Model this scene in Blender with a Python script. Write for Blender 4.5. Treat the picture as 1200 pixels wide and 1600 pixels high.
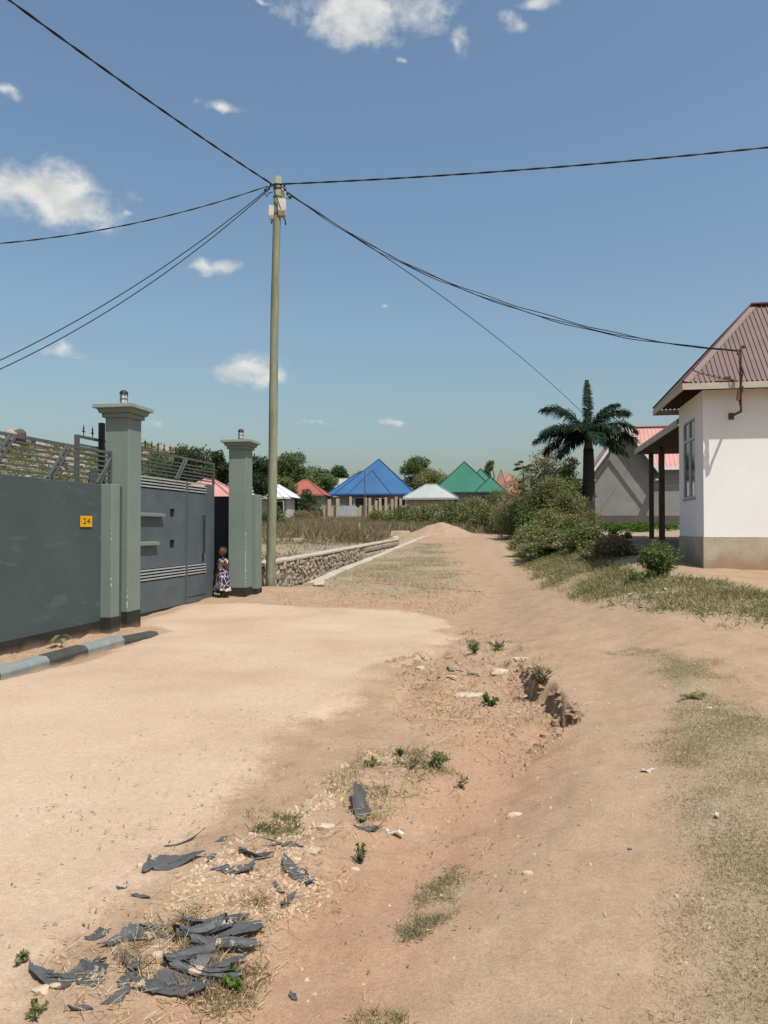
import bpy, bmesh, math, random
import numpy as np
from mathutils import Vector, Matrix

R = math.radians
for _o in list(bpy.data.objects):
    bpy.data.objects.remove(_o)
SC = bpy.context.scene
COL = SC.collection

# ------------------------------------------------------------------ camera
EYE = 1.6
PITCH = math.atan(25 / 1200)
cam = bpy.data.cameras.new('camera')
cam.sensor_fit = 'HORIZONTAL'
cam.sensor_width = 36.0
cam.lens = 36.0
cam.clip_start = 0.05
cam.clip_end = 9000
camo = bpy.data.objects.new('camera', cam)
COL.objects.link(camo)
camo.location = (0, 0, EYE)
camo.rotation_euler = (math.pi / 2 + PITCH, 0, 0)
SC.camera = camo

# ------------------------------------------------------------------ light
SUN_AZ = R(142.5)      # clockwise from +Y (straight ahead): behind the camera, to the right
SUN_EL = R(60)
SUN_DIR = Vector((math.sin(SUN_AZ) * math.cos(SUN_EL), math.cos(SUN_AZ) * math.cos(SUN_EL), math.sin(SUN_EL)))
sun = bpy.data.lights.new('sun', 'SUN')
sun.energy = 4.5
sun.angle = R(0.5)
sun.color = (1.0, 0.95, 0.87)
suno = bpy.data.objects.new('sun', sun)
COL.objects.link(suno)
suno.location = (10, -15, 30)
suno.rotation_euler = (-SUN_DIR).to_track_quat('-Z', 'Y').to_euler()

SC.view_settings.view_transform = 'Standard'
SC.view_settings.look = 'None'
SC.view_settings.exposure = 0.32
SC.view_settings.gamma = 1.0
SC.view_settings.use_curve_mapping = False
SC.render.engine = 'CYCLES'
SC.cycles.use_denoising = True
SC.cycles.max_bounces = 6
SC.cycles.diffuse_bounces = 3
SC.cycles.transparent_max_bounces = 6

# ------------------------------------------------------------------ picture -> place
def ray(px, py):
    dx, dy = (px - 600) / 1200, (800 - py) / 1200
    c, s = math.cos(PITCH), math.sin(PITCH)
    return Vector((dx, c - dy * s, s + dy * c))

def at(px, py, Y):
    d = ray(px, py)
    return Vector((0, 0, EYE)) + d * (Y / d.y)

# ------------------------------------------------------------------ world: sky with small fair-weather clouds
W = bpy.data.worlds.new('World')
SC.world = W
W.use_nodes = True
W.cycles.sampling_method = 'MANUAL'
W.cycles.sample_map_resolution = 512
SKY_STRENGTH = 0.0935
def make_world():
    nt = W.node_tree
    nt.nodes.clear()
    N, L = nt.nodes, nt.links
    out = N.new('ShaderNodeOutputWorld')
    bg = N.new('ShaderNodeBackground')
    bg.inputs['Strength'].default_value = SKY_STRENGTH
    L.new(bg.outputs[0], out.inputs[0])
    sky = N.new('ShaderNodeTexSky')
    sky.sky_type = 'NISHITA'
    sky.sun_disc = False
    sky.sun_elevation = SUN_EL
    sky.sun_rotation = SUN_AZ
    sky.altitude = 0
    sky.air_density = 1.4
    sky.dust_density = 3.0
    sky.ozone_density = 1.0
    hs = N.new('ShaderNodeVectorMath'); hs.operation = 'MULTIPLY'      # white balance of the phone camera
    hs.inputs[1].default_value = (.923, 1.027, 1.085)
    L.new(sky.outputs[0], hs.inputs[0])
    tc = N.new('ShaderNodeTexCoord')
    sep = N.new('ShaderNodeSeparateXYZ')
    L.new(tc.outputs['Generated'], sep.inputs[0])
    def m(op, a, b=None, clamp=False):
        n = N.new('ShaderNodeMath'); n.operation = op; n.use_clamp = clamp
        for i, v in enumerate((a, b)):
            if v is None: continue
            if isinstance(v, (int, float)): n.inputs[i].default_value = v
            else: L.new(v, n.inputs[i])
        return n.outputs[0]
    az = m('ARCTAN2', sep.outputs[0], sep.outputs[1])
    el = m('ARCSINE', sep.outputs[2])
    def noise(scale, detail, rough, zs=1.0):
        mp = N.new('ShaderNodeMapping')
        mp.inputs['Scale'].default_value = (1, 1, zs)
        L.new(tc.outputs['Generated'], mp.inputs[0])
        n = N.new('ShaderNodeTexNoise')
        n.inputs['Scale'].default_value = scale
        n.inputs['Detail'].default_value = detail
        n.inputs['Roughness'].default_value = rough
        L.new(mp.outputs[0], n.inputs['Vector'])
        return n.outputs['Fac']
    nb = m('SUBTRACT', noise(17, 5, 0.62, 1.5), 0.5)
    nf = m('SUBTRACT', noise(60, 3, 0.6, 1.3), 0.5)
    nn = m('ADD', m('MULTIPLY', nb, 3.6), m('MULTIPLY', nf, 1.0))
    clouds = [(560, 22, 118, 50, 1.0), (715, 62, 34, 32, .62), (808, 34, 30, 20, .6), (845, 2, 40, 12, .6), (340, 165, 42, 15, .8),
              (70, 305, 125, 48, 1.0), (200, 332, 26, 10, .5), (335, 413, 42, 20, .62), (92, 545, 62, 20, .5), (408, 580, 76, 26, .95),
              (500, 666, 62, 10, .4), (622, 660, 36, 10, .75), (6, 142, 24, 14, .55), (238, 665, 30, 15, .3), (600, 480, 18, 8, .3),
              (408, 2, 22, 6, .5), (632, 100, 12, 12, .3)]
    items = []
    for px, py, hw, hh, a in clouds:
        d = ray(px, py).normalized()
        items.append((math.atan2(d.x, d.y), math.asin(d.z), hw / 1200, hh / 1200, a))
    rng = random.Random(4)
    for k in range(9):      # the same kind of clouds over the rest of the sky
        a0 = rng.uniform(0.62, 2 * math.pi - 0.62)
        if a0 > math.pi: a0 -= 2 * math.pi
        w = rng.uniform(.04, .11)
        items.append((a0, rng.uniform(.08, 1.0), w, w * rng.uniform(.3, .5), rng.uniform(.5, 1)))
    ae0 = N.new('ShaderNodeCombineXYZ'); L.new(az, ae0.inputs[0]); L.new(el, ae0.inputs[1])
    wn = N.new('ShaderNodeTexNoise'); wn.inputs['Scale'].default_value = 22; wn.inputs['Detail'].default_value = 2
    L.new(tc.outputs['Generated'], wn.inputs['Vector'])
    ae = N.new('ShaderNodeVectorMath'); ae.operation = 'MULTIPLY_ADD'      # ragged, drawn-out outlines
    L.new(wn.outputs['Color'], ae.inputs[0]); ae.inputs[1].default_value = (.075, .03, 0)
    sh = N.new('ShaderNodeVectorMath'); sh.operation = 'SUBTRACT'; L.new(ae0.outputs[0], sh.inputs[0]); sh.inputs[1].default_value = (.0375, .015, 0)
    L.new(sh.outputs[0], ae.inputs[2])
    dens = None
    for a0, e0, w, h, a in items:
        sx, sy = math.cos(e0) / w, 1 / h
        v = N.new('ShaderNodeVectorMath'); v.operation = 'MULTIPLY_ADD'
        L.new(ae.outputs[0], v.inputs[0]); v.inputs[1].default_value = (sx, sy, 0); v.inputs[2].default_value = (-a0 * sx, -e0 * sy, 0)
        ln = N.new('ShaderNodeVectorMath'); ln.operation = 'LENGTH'; L.new(v.outputs[0], ln.inputs[0])
        d = m('SUBTRACT', .3 + .65 * a, ln.outputs['Value'])
        dens = d if dens is None else m('MAXIMUM', dens, d)
    dens = m('ADD', m('MULTIPLY', dens, .75), m('MULTIPLY', nn, .42))
    ss = N.new('ShaderNodeMapRange'); ss.interpolation_type = 'SMOOTHSTEP'
    ss.inputs['From Min'].default_value = -.05; ss.inputs['From Max'].default_value = 0.62
    L.new(dens, ss.inputs['Value'])
    cr = N.new('ShaderNodeValToRGB')
    cr.color_ramp.elements[0].position = 0.35; cr.color_ramp.elements[1].position = 0.65
    k = 1 / SKY_STRENGTH
    cr.color_ramp.elements[0].color = (0.47, 0.49, 0.50, 1)
    cr.color_ramp.elements[1].color = (0.66, 0.66, 0.63, 1)
    L.new(noise(30, 2, .5, 1.5), cr.inputs[0])
    mul = N.new('ShaderNodeVectorMath'); mul.operation = 'SCALE'
    mul.inputs['Scale'].default_value = k
    L.new(cr.outputs[0], mul.inputs[0])
    mix = N.new('ShaderNodeMix'); mix.data_type = 'RGBA'
    L.new(ss.outputs[0], mix.inputs['Factor'])
    L.new(hs.outputs[0], mix.inputs['A'])
    L.new(mul.outputs[0], mix.inputs['B'])
    L.new(mix.outputs['Result'], bg.inputs['Color'])
make_world()

# ------------------------------------------------------------------ helpers
def tag(o, label=None, cat=None, group=None, kind=None):
    if label: o['label'] = label
    if cat: o['category'] = cat
    if group: o['group'] = group
    if kind: o['kind'] = kind
    return o

def empty(name, loc, rz=0.0, label=None, cat=None, group=None):
    o = bpy.data.objects.new(name, None)
    COL.objects.link(o)
    o.location = loc
    o.rotation_euler = (0, 0, rz)
    o.empty_display_size = 0.2
    return tag(o, label, cat, group)

class MB:
    def __init__(s): s.v = []; s.f = []
    def add(s, vs, fs):
        b = len(s.v)
        s.v += [tuple(p) for p in vs]
        s.f += [tuple(i + b for i in f) for f in fs]
        return s
    def box(s, x0, x1, y0, y1, z0, z1):
        return s.add([(x0, y0, z0), (x1, y0, z0), (x1, y1, z0), (x0, y1, z0), (x0, y0, z1), (x1, y0, z1), (x1, y1, z1), (x0, y1, z1)],
                     [(0, 3, 2, 1), (4, 5, 6, 7), (0, 1, 5, 4), (1, 2, 6, 5), (2, 3, 7, 6), (3, 0, 4, 7)])
    def taper(s, x0, x1, y0, y1, z0, X0, X1, Y0, Y1, z1):
        return s.add([(x0, y0, z0), (x1, y0, z0), (x1, y1, z0), (x0, y1, z0), (X0, Y0, z1), (X1, Y0, z1), (X1, Y1, z1), (X0, Y1, z1)],
                     [(0, 3, 2, 1), (4, 5, 6, 7), (0, 1, 5, 4), (1, 2, 6, 5), (2, 3, 7, 6), (3, 0, 4, 7)])
    def bar(s, p, q, w, h=None, up=(0, 0, 1)):
        h = h or w
        p, q = Vector(p), Vector(q)
        d = (q - p).normalized()
        a = d.cross(Vector(up))
        if a.length < 1e-4: a = d.cross(Vector((1, 0, 0)))
        a.normalize(); b = a.cross(d).normalized()
        vs = []
        for c in (p, q):
            for sx, sy in ((-1, -1), (1, -1), (1, 1), (-1, 1)):
                vs.append(c + a * (sx * w / 2) + b * (sy * h / 2))
        return s.add(vs, [(0, 1, 2, 3), (7, 6, 5, 4), (0, 4, 5, 1), (1, 5, 6, 2), (2, 6, 7, 3), (3, 7, 4, 0)])
    def tube(s, pts, rad, n=8, caps=True):
        pts = [Vector(p) for p in pts]
        if isinstance(rad, (int, float)): rad = [rad] * len(pts)
        vs = []; fs = []
        ref = None
        for i, p in enumerate(pts):
            d = (pts[min(i + 1, len(pts) - 1)] - pts[max(i - 1, 0)])
            if d.length < 1e-9: d = Vector((0, 0, 1))
            d.normalize()
            if ref is None:
                ref = d.orthogonal().normalized()
            ref = (ref - d * ref.dot(d))
            if ref.length < 1e-6: ref = d.orthogonal()
            ref.normalize()
            b = d.cross(ref)
            for k in range(n):
                a = 2 * math.pi * k / n
                vs.append(p + (ref * math.cos(a) + b * math.sin(a)) * rad[i])
        for i in range(len(pts) - 1):
            for k in range(n):
                k2 = (k + 1) % n
                fs.append((i * n + k, i * n + k2, (i + 1) * n + k2, (i + 1) * n + k))
        if caps:
            fs.append(tuple(reversed(range(n))))
            fs.append(tuple(range((len(pts) - 1) * n, len(pts) * n)))
        return s.add(vs, fs)
    def lathe(s, prof, n=20, c=(0, 0, 0)):
        vs = []; fs = []
        for r, z in prof:
            for k in range(n):
                a = 2 * math.pi * k / n
                vs.append((c[0] + r * math.cos(a), c[1] + r * math.sin(a), c[2] + z))
        for i in range(len(prof) - 1):
            for k in range(n):
                k2 = (k + 1) % n
                fs.append((i * n + k, i * n + k2, (i + 1) * n + k2, (i + 1) * n + k))
        fs.append(tuple(reversed(range(n))))
        fs.append(tuple(range((len(prof) - 1) * n, len(prof) * n)))
        return s.add(vs, fs)
    def holed(s, axis, c0, c1, a0, a1, z0, z1, holes):
        """a plate of thickness c0..c1 along 'axis' ('x' or 'y'), spanning a0..a1 and z0..z1 with rectangular holes (a,A,z,Z)"""
        As = sorted({a0, a1, *[h[0] for h in holes], *[h[1] for h in holes]})
        Zs = sorted({z0, z1, *[h[2] for h in holes], *[h[3] for h in holes]})
        def solid(i, j):
            if i < 0 or j < 0 or i >= len(As) - 1 or j >= len(Zs) - 1: return False
            a, z = (As[i] + As[i + 1]) / 2, (Zs[j] + Zs[j + 1]) / 2
            return not any(h[0] < a < h[1] and h[2] < z < h[3] for h in holes)
        def P(c, a, z): return (c, a, z) if axis == 'x' else (a, c, z)
        def quad(*p): s.add(p, [(0, 1, 2, 3)])
        for i in range(len(As) - 1):
            for j in range(len(Zs) - 1):
                if not solid(i, j): continue
                a, A, z, Z = As[i], As[i + 1], Zs[j], Zs[j + 1]
                quad(P(c0, a, z), P(c0, A, z), P(c0, A, Z), P(c0, a, Z))
                quad(P(c1, a, z), P(c1, a, Z), P(c1, A, Z), P(c1, A, z))
                if not solid(i - 1, j): quad(P(c0, a, z), P(c0, a, Z), P(c1, a, Z), P(c1, a, z))
                if not solid(i + 1, j): quad(P(c0, A, z), P(c1, A, z), P(c1, A, Z), P(c0, A, Z))
                if not solid(i, j - 1): quad(P(c0, a, z), P(c1, a, z), P(c1, A, z), P(c0, A, z))
                if not solid(i, j + 1): quad(P(c0, a, Z), P(c0, A, Z), P(c1, A, Z), P(c1, a, Z))
        return s
    def mesh(s, name, mat, smooth=False):
        me = bpy.data.meshes.new(name)
        me.from_pydata(s.v, [], s.f)
        bm = bmesh.new(); bm.from_mesh(me)
        bmesh.ops.remove_doubles(bm, verts=bm.verts, dist=1e-5)
        bmesh.ops.recalc_face_normals(bm, faces=bm.faces)
        bm.to_mesh(me); bm.free()
        if mat: me.materials.append(mat)
        if smooth: me.polygons.foreach_set('use_smooth', [True] * len(me.polygons))
        me.update()
        return me
    def build(s, name, mat, parent=None, smooth=False, bevel=0, seg=2):
        o = bpy.data.objects.new(name, s.mesh(name, mat, smooth))
        COL.objects.link(o)
        if parent: o.parent = parent
        if bevel:
            b = o.modifiers.new('bevel', 'BEVEL'); b.width = bevel; b.segments = seg; b.limit_method = 'ANGLE'
        return o

def clone(root, loc=None, rz=None, parent=None):
    c = root.copy(); COL.objects.link(c)
    if parent: c.parent = parent
    if loc is not None: c.location = loc
    if rz is not None: c.rotation_euler = (0, 0, rz)
    for ch in list(root.children): clone(ch, parent=c)
    return c

def raw_mesh(name, verts, nper, mat, tint=None, smooth=False):
    """verts (N*nper,3): one face for each nper points; tint (N,): a value for each face kept on its corners"""
    verts = np.asarray(verts, dtype=np.float32).reshape(-1, 3)
    nv = len(verts); nf = nv // nper
    me = bpy.data.meshes.new(name)
    me.vertices.add(nv); me.vertices.foreach_set('co', verts.ravel())
    me.loops.add(nv); me.loops.foreach_set('vertex_index', np.arange(nv, dtype=np.int32))
    me.polygons.add(nf)
    me.polygons.foreach_set('loop_start', np.arange(0, nv, nper, dtype=np.int32))
    if tint is not None:
        at_ = me.attributes.new('tint', 'FLOAT', 'POINT')
        at_.data.foreach_set('value', np.repeat(np.asarray(tint, dtype=np.float32), nper))
    me.update(calc_edges=True)
    if smooth: me.polygons.foreach_set('use_smooth', [True] * nf)
    if mat: me.materials.append(mat)
    return me

def link(name, me, parent=None):
    o = bpy.data.objects.new(name, me); COL.objects.link(o)
    if parent: o.parent = parent
    return o

# ------------------------------------------------------------------ noise in numpy
def _hash(ix, iy, seed):
    n = np.sin(ix * 127.1 + iy * 311.7 + seed * 74.7) * 43758.5453
    return n - np.floor(n)
def vnoise(x, y, seed=0):
    x = np.asarray(x, float); y = np.asarray(y, float)
    ix, iy = np.floor(x), np.floor(y)
    fx, fy = x - ix, y - iy
    ux, uy = fx * fx * (3 - 2 * fx), fy * fy * (3 - 2 * fy)
    a = _hash(ix, iy, seed); b = _hash(ix + 1, iy, seed); c = _hash(ix, iy + 1, seed); d = _hash(ix + 1, iy + 1, seed)
    return (a + (b - a) * ux) * (1 - uy) + (c + (d - c) * ux) * uy - .5
def fbm(x, y, seed=0, o=4):
    s = 0; a = 1.0
    for k in range(o):
        s = s + a * vnoise(x * 2 ** k + k * 17.3, y * 2 ** k + k * 9.1, seed + k); a *= .5
    return s
def sst(a, b, x):
    t = np.clip((x - a) / (b - a), 0, 1)
    return t * t * (3 - 2 * t)

# ------------------------------------------------------------------ materials
ALB = .8
def nodes_of(name):
    m = bpy.data.materials.new(name); m.use_nodes = True
    nt = m.node_tree
    return m, nt, nt.nodes, nt.links, nt.nodes['Principled BSDF']

def pmat(name, c1, c2=None, scale=4, rough=.8, spec=.25, metal=0, bump=0, bscale=60, detail=6, lo=.35, hi=.65, stretch=(1, 1, 1),
         fine=.12, chips=None, chip_amt=.68, dirt=None, dirt_h=(0, .5), dist=.02, rvar=.1, scuff=None):
    m, nt, N, L, B = nodes_of(name)
    c2 = c2 or tuple(v * .82 for v in c1)
    c1 = tuple(v * ALB for v in c1); c2 = tuple(v * ALB for v in c2)
    tc = N.new('ShaderNodeTexCoord')
    oi = N.new('ShaderNodeObjectInfo')
    sc = N.new('ShaderNodeVectorMath'); sc.operation = 'SCALE'; sc.inputs['Scale'].default_value = 17.0
    cb = N.new('ShaderNodeCombineXYZ')
    for i in range(3): L.new(oi.outputs['Random'], cb.inputs[i])
    L.new(cb.outputs[0], sc.inputs[0])
    ad = N.new('ShaderNodeVectorMath'); ad.operation = 'ADD'
    L.new(tc.outputs['Object'], ad.inputs[0]); L.new(sc.outputs[0], ad.inputs[1])
    mp = N.new('ShaderNodeMapping'); mp.inputs['Scale'].default_value = stretch
    L.new(ad.outputs[0], mp.inputs[0])
    n1 = N.new('ShaderNodeTexNoise'); n1.inputs['Scale'].default_value = scale; n1.inputs['Detail'].default_value = detail
    n1.inputs['Roughness'].default_value = .6
    L.new(mp.outputs[0], n1.inputs['Vector'])
    cr = N.new('ShaderNodeValToRGB')
    cr.color_ramp.elements[0].position = lo; cr.color_ramp.elements[1].position = hi
    cr.color_ramp.elements[0].color = (*c2, 1); cr.color_ramp.elements[1].color = (*c1, 1)
    L.new(n1.outputs['Fac'], cr.inputs[0])
    col = cr.outputs[0]
    n2 = N.new('ShaderNodeTexNoise'); n2.inputs['Scale'].default_value = bscale; n2.inputs['Detail'].default_value = 4
    L.new(mp.outputs[0], n2.inputs['Vector'])
    if fine:
        mr = N.new('ShaderNodeMapRange')
        mr.inputs['From Min'].default_value = .3; mr.inputs['From Max'].default_value = .7
        mr.inputs['To Min'].default_value = 1 - fine; mr.inputs['To Max'].default_value = 1 + fine
        L.new(n2.outputs['Fac'], mr.inputs['Value'])
        vm = N.new('ShaderNodeVectorMath'); vm.operation = 'SCALE'
        L.new(col, vm.inputs[0]); L.new(mr.outputs[0], vm.inputs['Scale'])
        col = vm.outputs[0]
    def mixin(col, fac, c):
        mx = N.new('ShaderNodeMix'); mx.data_type = 'RGBA'
        L.new(fac, mx.inputs['Factor']); L.new(col, mx.inputs['A']); mx.inputs['B'].default_value = (*c, 1)
        return mx.outputs['Result']
    if dirt:
        sp = N.new('ShaderNodeSeparateXYZ'); L.new(tc.outputs['Object'], sp.inputs[0])
        nz = N.new('ShaderNodeTexNoise'); nz.inputs['Scale'].default_value = 2.2; nz.inputs['Detail'].default_value = 6
        L.new(mp.outputs[0], nz.inputs['Vector'])
        mm = N.new('ShaderNodeMath'); mm.operation = 'MULTIPLY_ADD'
        L.new(nz.outputs['Fac'], mm.inputs[0]); mm.inputs[1].default_value = -(dirt_h[1] - dirt_h[0]) * 1.6
        L.new(sp.outputs[2], mm.inputs[2])
        mr = N.new('ShaderNodeMapRange'); mr.interpolation_type = 'SMOOTHSTEP'
        mr.inputs['From Min'].default_value = dirt_h[0] - (dirt_h[1] - dirt_h[0]) * .8; mr.inputs['From Max'].default_value = dirt_h[1] - (dirt_h[1] - dirt_h[0]) * .8
        mr.inputs['To Min'].default_value = .85; mr.inputs['To Max'].default_value = 0
        L.new(mm.outputs[0], mr.inputs['Value'])
        col = mixin(col, mr.outputs[0], dirt)
    if chips:
        n3 = N.new('ShaderNodeTexNoise'); n3.inputs['Scale'].default_value = 9; n3.inputs['Detail'].default_value = 9
        n3.inputs['Roughness'].default_value = .72
        L.new(mp.outputs[0], n3.inputs['Vector'])
        mr = N.new('ShaderNodeMapRange')
        mr.inputs['From Min'].default_value = chip_amt; mr.inputs['From Max'].default_value = chip_amt + .03
        L.new(n3.outputs['Fac'], mr.inputs['Value'])
        col = mixin(col, mr.outputs[0], chips)
    if scuff:
        ms = N.new('ShaderNodeMapping'); ms.inputs['Scale'].default_value = (1, .9, 2.6); L.new(ad.outputs[0], ms.inputs[0])
        n4 = N.new('ShaderNodeTexNoise'); n4.inputs['Scale'].default_value = 1.7; n4.inputs['Detail'].default_value = 7; n4.inputs['Distortion'].default_value = .8
        L.new(ms.outputs[0], n4.inputs['Vector'])
        mr = N.new('ShaderNodeMapRange'); mr.inputs['From Min'].default_value = .6; mr.inputs['From Max'].default_value = .85; mr.inputs['To Max'].default_value = .5
        L.new(n4.outputs['Fac'], mr.inputs['Value'])
        col = mixin(col, mr.outputs[0], scuff)
    L.new(col, B.inputs['Base Color'])
    rr = N.new('ShaderNodeMapRange'); rr.inputs['To Min'].default_value = max(0, rough - rvar); rr.inputs['To Max'].default_value = min(1, rough + rvar)
    L.new(n1.outputs['Fac'], rr.inputs['Value']); L.new(rr.outputs[0], B.inputs['Roughness'])
    B.inputs['Specular IOR Level'].default_value = spec
    B.inputs['Metallic'].default_value = metal
    if bump:
        bp = N.new('ShaderNodeBump'); bp.inputs['Strength'].default_value = bump; bp.inputs['Distance'].default_value = dist
        L.new(n2.outputs['Fac'], bp.inputs['Height']); L.new(bp.outputs[0], B.inputs['Normal'])
    return m

def leafmat(name, dark, mid, light, trans=.35):
    """tint attribute 0..1 picks the leaf's own colour"""
    m, nt, N, L, B = nodes_of(name)
    N.remove(B)
    at_ = N.new('ShaderNodeAttribute'); at_.attribute_name = 'tint'
    cr = N.new('ShaderNodeValToRGB')
    cr.color_ramp.elements[0].color = (*dark, 1); cr.color_ramp.elements[1].color = (*light, 1)
    e = cr.color_ramp.elements.new(.5); e.color = (*mid, 1)
    L.new(at_.outputs['Fac'], cr.inputs[0])
    d = N.new('ShaderNodeBsdfDiffuse'); t = N.new('ShaderNodeBsdfTranslucent'); mx = N.new('ShaderNodeMixShader')
    mx.inputs[0].default_value = trans
    L.new(cr.outputs[0], d.inputs[0]); L.new(cr.outputs[0], t.inputs[0])
    L.new(d.outputs[0], mx.inputs[1]); L.new(t.outputs[0], mx.inputs[2])
    L.new(mx.outputs[0], N['Material Output'].inputs[0])
    return m

M = {}
M['wall_grey'] = pmat('wall_grey', (.073, .098, .099), (.061, .083, .084), scale=1.2, rough=.62, bump=.12, bscale=30, fine=.06, chips=(.36, .36, .34), chip_amt=.755, scuff=(.17, .18, .165))
M['pillar_grey'] = pmat('pillar_grey', (.20, .248, .218), (.176, .22, .194), scale=1.5, rough=.6, bump=.1, bscale=40, fine=.05, chips=(.6, .6, .56), chip_amt=.755)
M['base_black'] = pmat('base_black', (.022, .021, .020), (.036, .031, .027), scale=3, rough=.75, bump=.15, chips=(.3, .26, .22), chip_amt=.71, dirt=(.2, .14, .095), dirt_h=(-.02, .14))
M['gate_metal'] = pmat('gate_metal', (.102, .126, .14), (.08, .101, .114), scale=2.2, rough=.5, spec=.4, fine=.05, chips=(.3, .31, .3), chip_amt=.78, scuff=(.15, .155, .15))
M['gate_slat'] = pmat('gate_slat', (.42, .44, .43), rough=.5, spec=.4, fine=.05)
M['rail_metal'] = pmat('rail_metal', (.092, .104, .10), (.074, .082, .08), scale=6, rough=.5, spec=.4, fine=.08)
M['dark_metal'] = pmat('dark_metal', (.016, .018, .02), rough=.5, spec=.4)
M['shade_dark'] = pmat('shade_dark', (.012, .016, .019), (.009, .012, .014), rough=.7)  # near-black colour standing in for shade
M['cap_stone'] = pmat('cap_stone', (.30, .345, .315), (.25, .29, .265), scale=5, rough=.7, bump=.1)
M['kerb_grey'] = pmat('kerb_grey', (.235, .26, .255), (.19, .205, .2), scale=7, rough=.8, bump=.3, bscale=70, chips=(.5, .48, .44), chip_amt=.68, dirt=(.42, .3, .2), dirt_h=(-.03, .05))
M['kerb_black'] = pmat('kerb_black', (.05, .05, .05), (.075, .07, .065), scale=7, rough=.8, bump=.3, bscale=70, chips=(.26, .24, .21), chip_amt=.66, dirt=(.42, .3, .2), dirt_h=(-.03, .05))
M['yellow'] = pmat('yellow', (.72, .40, .012), (.66, .36, .012), rough=.4, fine=.04)
M['ink'] = pmat('ink', (.02, .02, .02), rough=.5)
M['lamp_glass'] = pmat('lamp_glass', (.72, .72, .66), (.62, .62, .56), rough=.15, spec=.6, fine=.02)
M['white_wall'] = pmat('white_wall', (.93, .905, .875), (.88, .855, .82), scale=.8, rough=.85, bump=.1, bscale=35, fine=.03)
M['plinth'] = pmat('plinth', (.52, .44, .335), (.42, .35, .26), scale=2.5, rough=.9, bump=.2, bscale=45, dirt=(.27, .165, .10), dirt_h=(-.1, .5))
M['fascia'] = pmat('fascia', (.56, .50, .42), (.46, .40, .33), scale=3, rough=.7, stretch=(1, 1, 4))
M['roof_maroon'] = pmat('roof_maroon', (.165, .102, .088), (.13, .078, .068), scale=1.6, rough=.55, spec=.35, fine=.08, chips=(.09, .035, .02), chip_amt=.76)
M['roof_edge'] = pmat('roof_edge', (.11, .045, .06), rough=.6)
M['soffit'] = pmat('soffit', (.05, .036, .028), (.035, .026, .02), rough=.9, stretch=(1, 6, 1))
M['timber'] = pmat('timber', (.16, .13, .105), (.09, .072, .06), scale=5, rough=.9, bump=.4, bscale=30, stretch=(6, 6, .6))
M['frame_white'] = pmat('frame_white', (.62, .62, .6), rough=.5, fine=.03)
M['rust'] = pmat('rust', (.20, .085, .052), (.12, .05, .035), scale=12, rough=.85, bump=.2)
M['grey_render'] = pmat('grey_render', (.27, .27, .255), (.225, .225, .21), scale=1.2, rough=.9, bump=.15, fine=.06)
M['plinth_dark'] = pmat('plinth_dark', (.12, .105, .095), (.095, .08, .07), scale=2, rough=.9, bump=.2)
M['roof_pink'] = pmat('roof_pink', (.56, .29, .26), (.50, .25, .22), scale=.8, rough=.55, spec=.3, fine=.05)
M['white_trim'] = pmat('white_trim', (.74, .74, .72), (.66, .65, .62), scale=3, rough=.7)
M['pole_wood'] = pmat('pole_wood', (.285, .295, .20), (.19, .198, .135), scale=3.2, rough=.85, bump=.35, bscale=26, stretch=(3, 3, .35), chips=(.05, .045, .035), chip_amt=.71)
M['box_cream'] = pmat('box_cream', (.66, .63, .54), (.58, .55, .47), rough=.5, fine=.04)
M['cable'] = pmat('cable', (.013, .018, .027), rough=.55, fine=0)
M['concrete'] = pmat('concrete', (.50, .43, .345), (.42, .35, .275), scale=2, rough=.9, bump=.25, bscale=30)
M['mortar'] = pmat('mortar', (.34, .285, .22), (.27, .225, .175), scale=4, rough=.95, bump=.4)
M['stone_a'] = pmat('stone_a', (.36, .30, .225), (.27, .225, .17), scale=6, rough=.9, bump=.5, bscale=20)
M['stone_b'] = pmat('stone_b', (.30, .26, .21), (.21, .18, .145), scale=6, rough=.9, bump=.5, bscale=20)
M['clod'] = pmat('clod', (.42, .285, .19), (.34, .222, .145), scale=14, rough=1, bump=.6, bscale=60, spec=.05)
M['stone_c'] = pmat('stone_c', (.42, .335, .235), (.33, .26, .185), scale=6, rough=.9, bump=.5, bscale=20)
M['pale_stone'] = pmat('pale_stone', (.56, .455, .345), (.46, .37, .275), scale=9, rough=.9, bump=.5, bscale=30, dirt=(.45, .31, .2), dirt_h=(-.02, .03))
M['rubber'] = pmat('rubber', (.05, .053, .06), (.095, .095, .098), scale=9, rough=.62, spec=.35, bump=.25, bscale=45, chips=(.36, .28, .2), chip_amt=.585, lo=.4, hi=.7)
M['litter'] = pmat('litter', (.62, .57, .5), (.5, .45, .39), rough=.7)
M['trunk'] = pmat('trunk', (.12, .095, .07), (.075, .058, .045), scale=6, rough=.95, bump=.5)
M['palm_trunk'] = pmat('palm_trunk', (.045, .04, .035), (.026, .023, .02), scale=3, rough=.95, bump=.4, stretch=(1, 1, 4))
M['boulder'] = pmat('boulder', (.36, .31, .26), (.2, .17, .14), scale=1.1, rough=.95, bump=.4, bscale=6)
M['skin'] = pmat('skin', (.105, .044, .028), (.085, .035, .022), scale=8, rough=.5, spec=.35, fine=.04)
M['blue_roof'] = pmat('blue_roof', (.032, .122, .268), (.027, .105, .235), scale=.35, rough=.5, spec=.3, fine=.04, bscale=8)
M['blue_trim'] = pmat('blue_trim', (.03, .085, .27), rough=.5)
M['green_roof'] = pmat('green_roof', (.02, .15, .098), (.016, .125, .08), scale=.35, rough=.5, spec=.3, fine=.04, bscale=8)
M['green_trim'] = pmat('green_trim', (.01, .07, .045), rough=.5)
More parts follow.
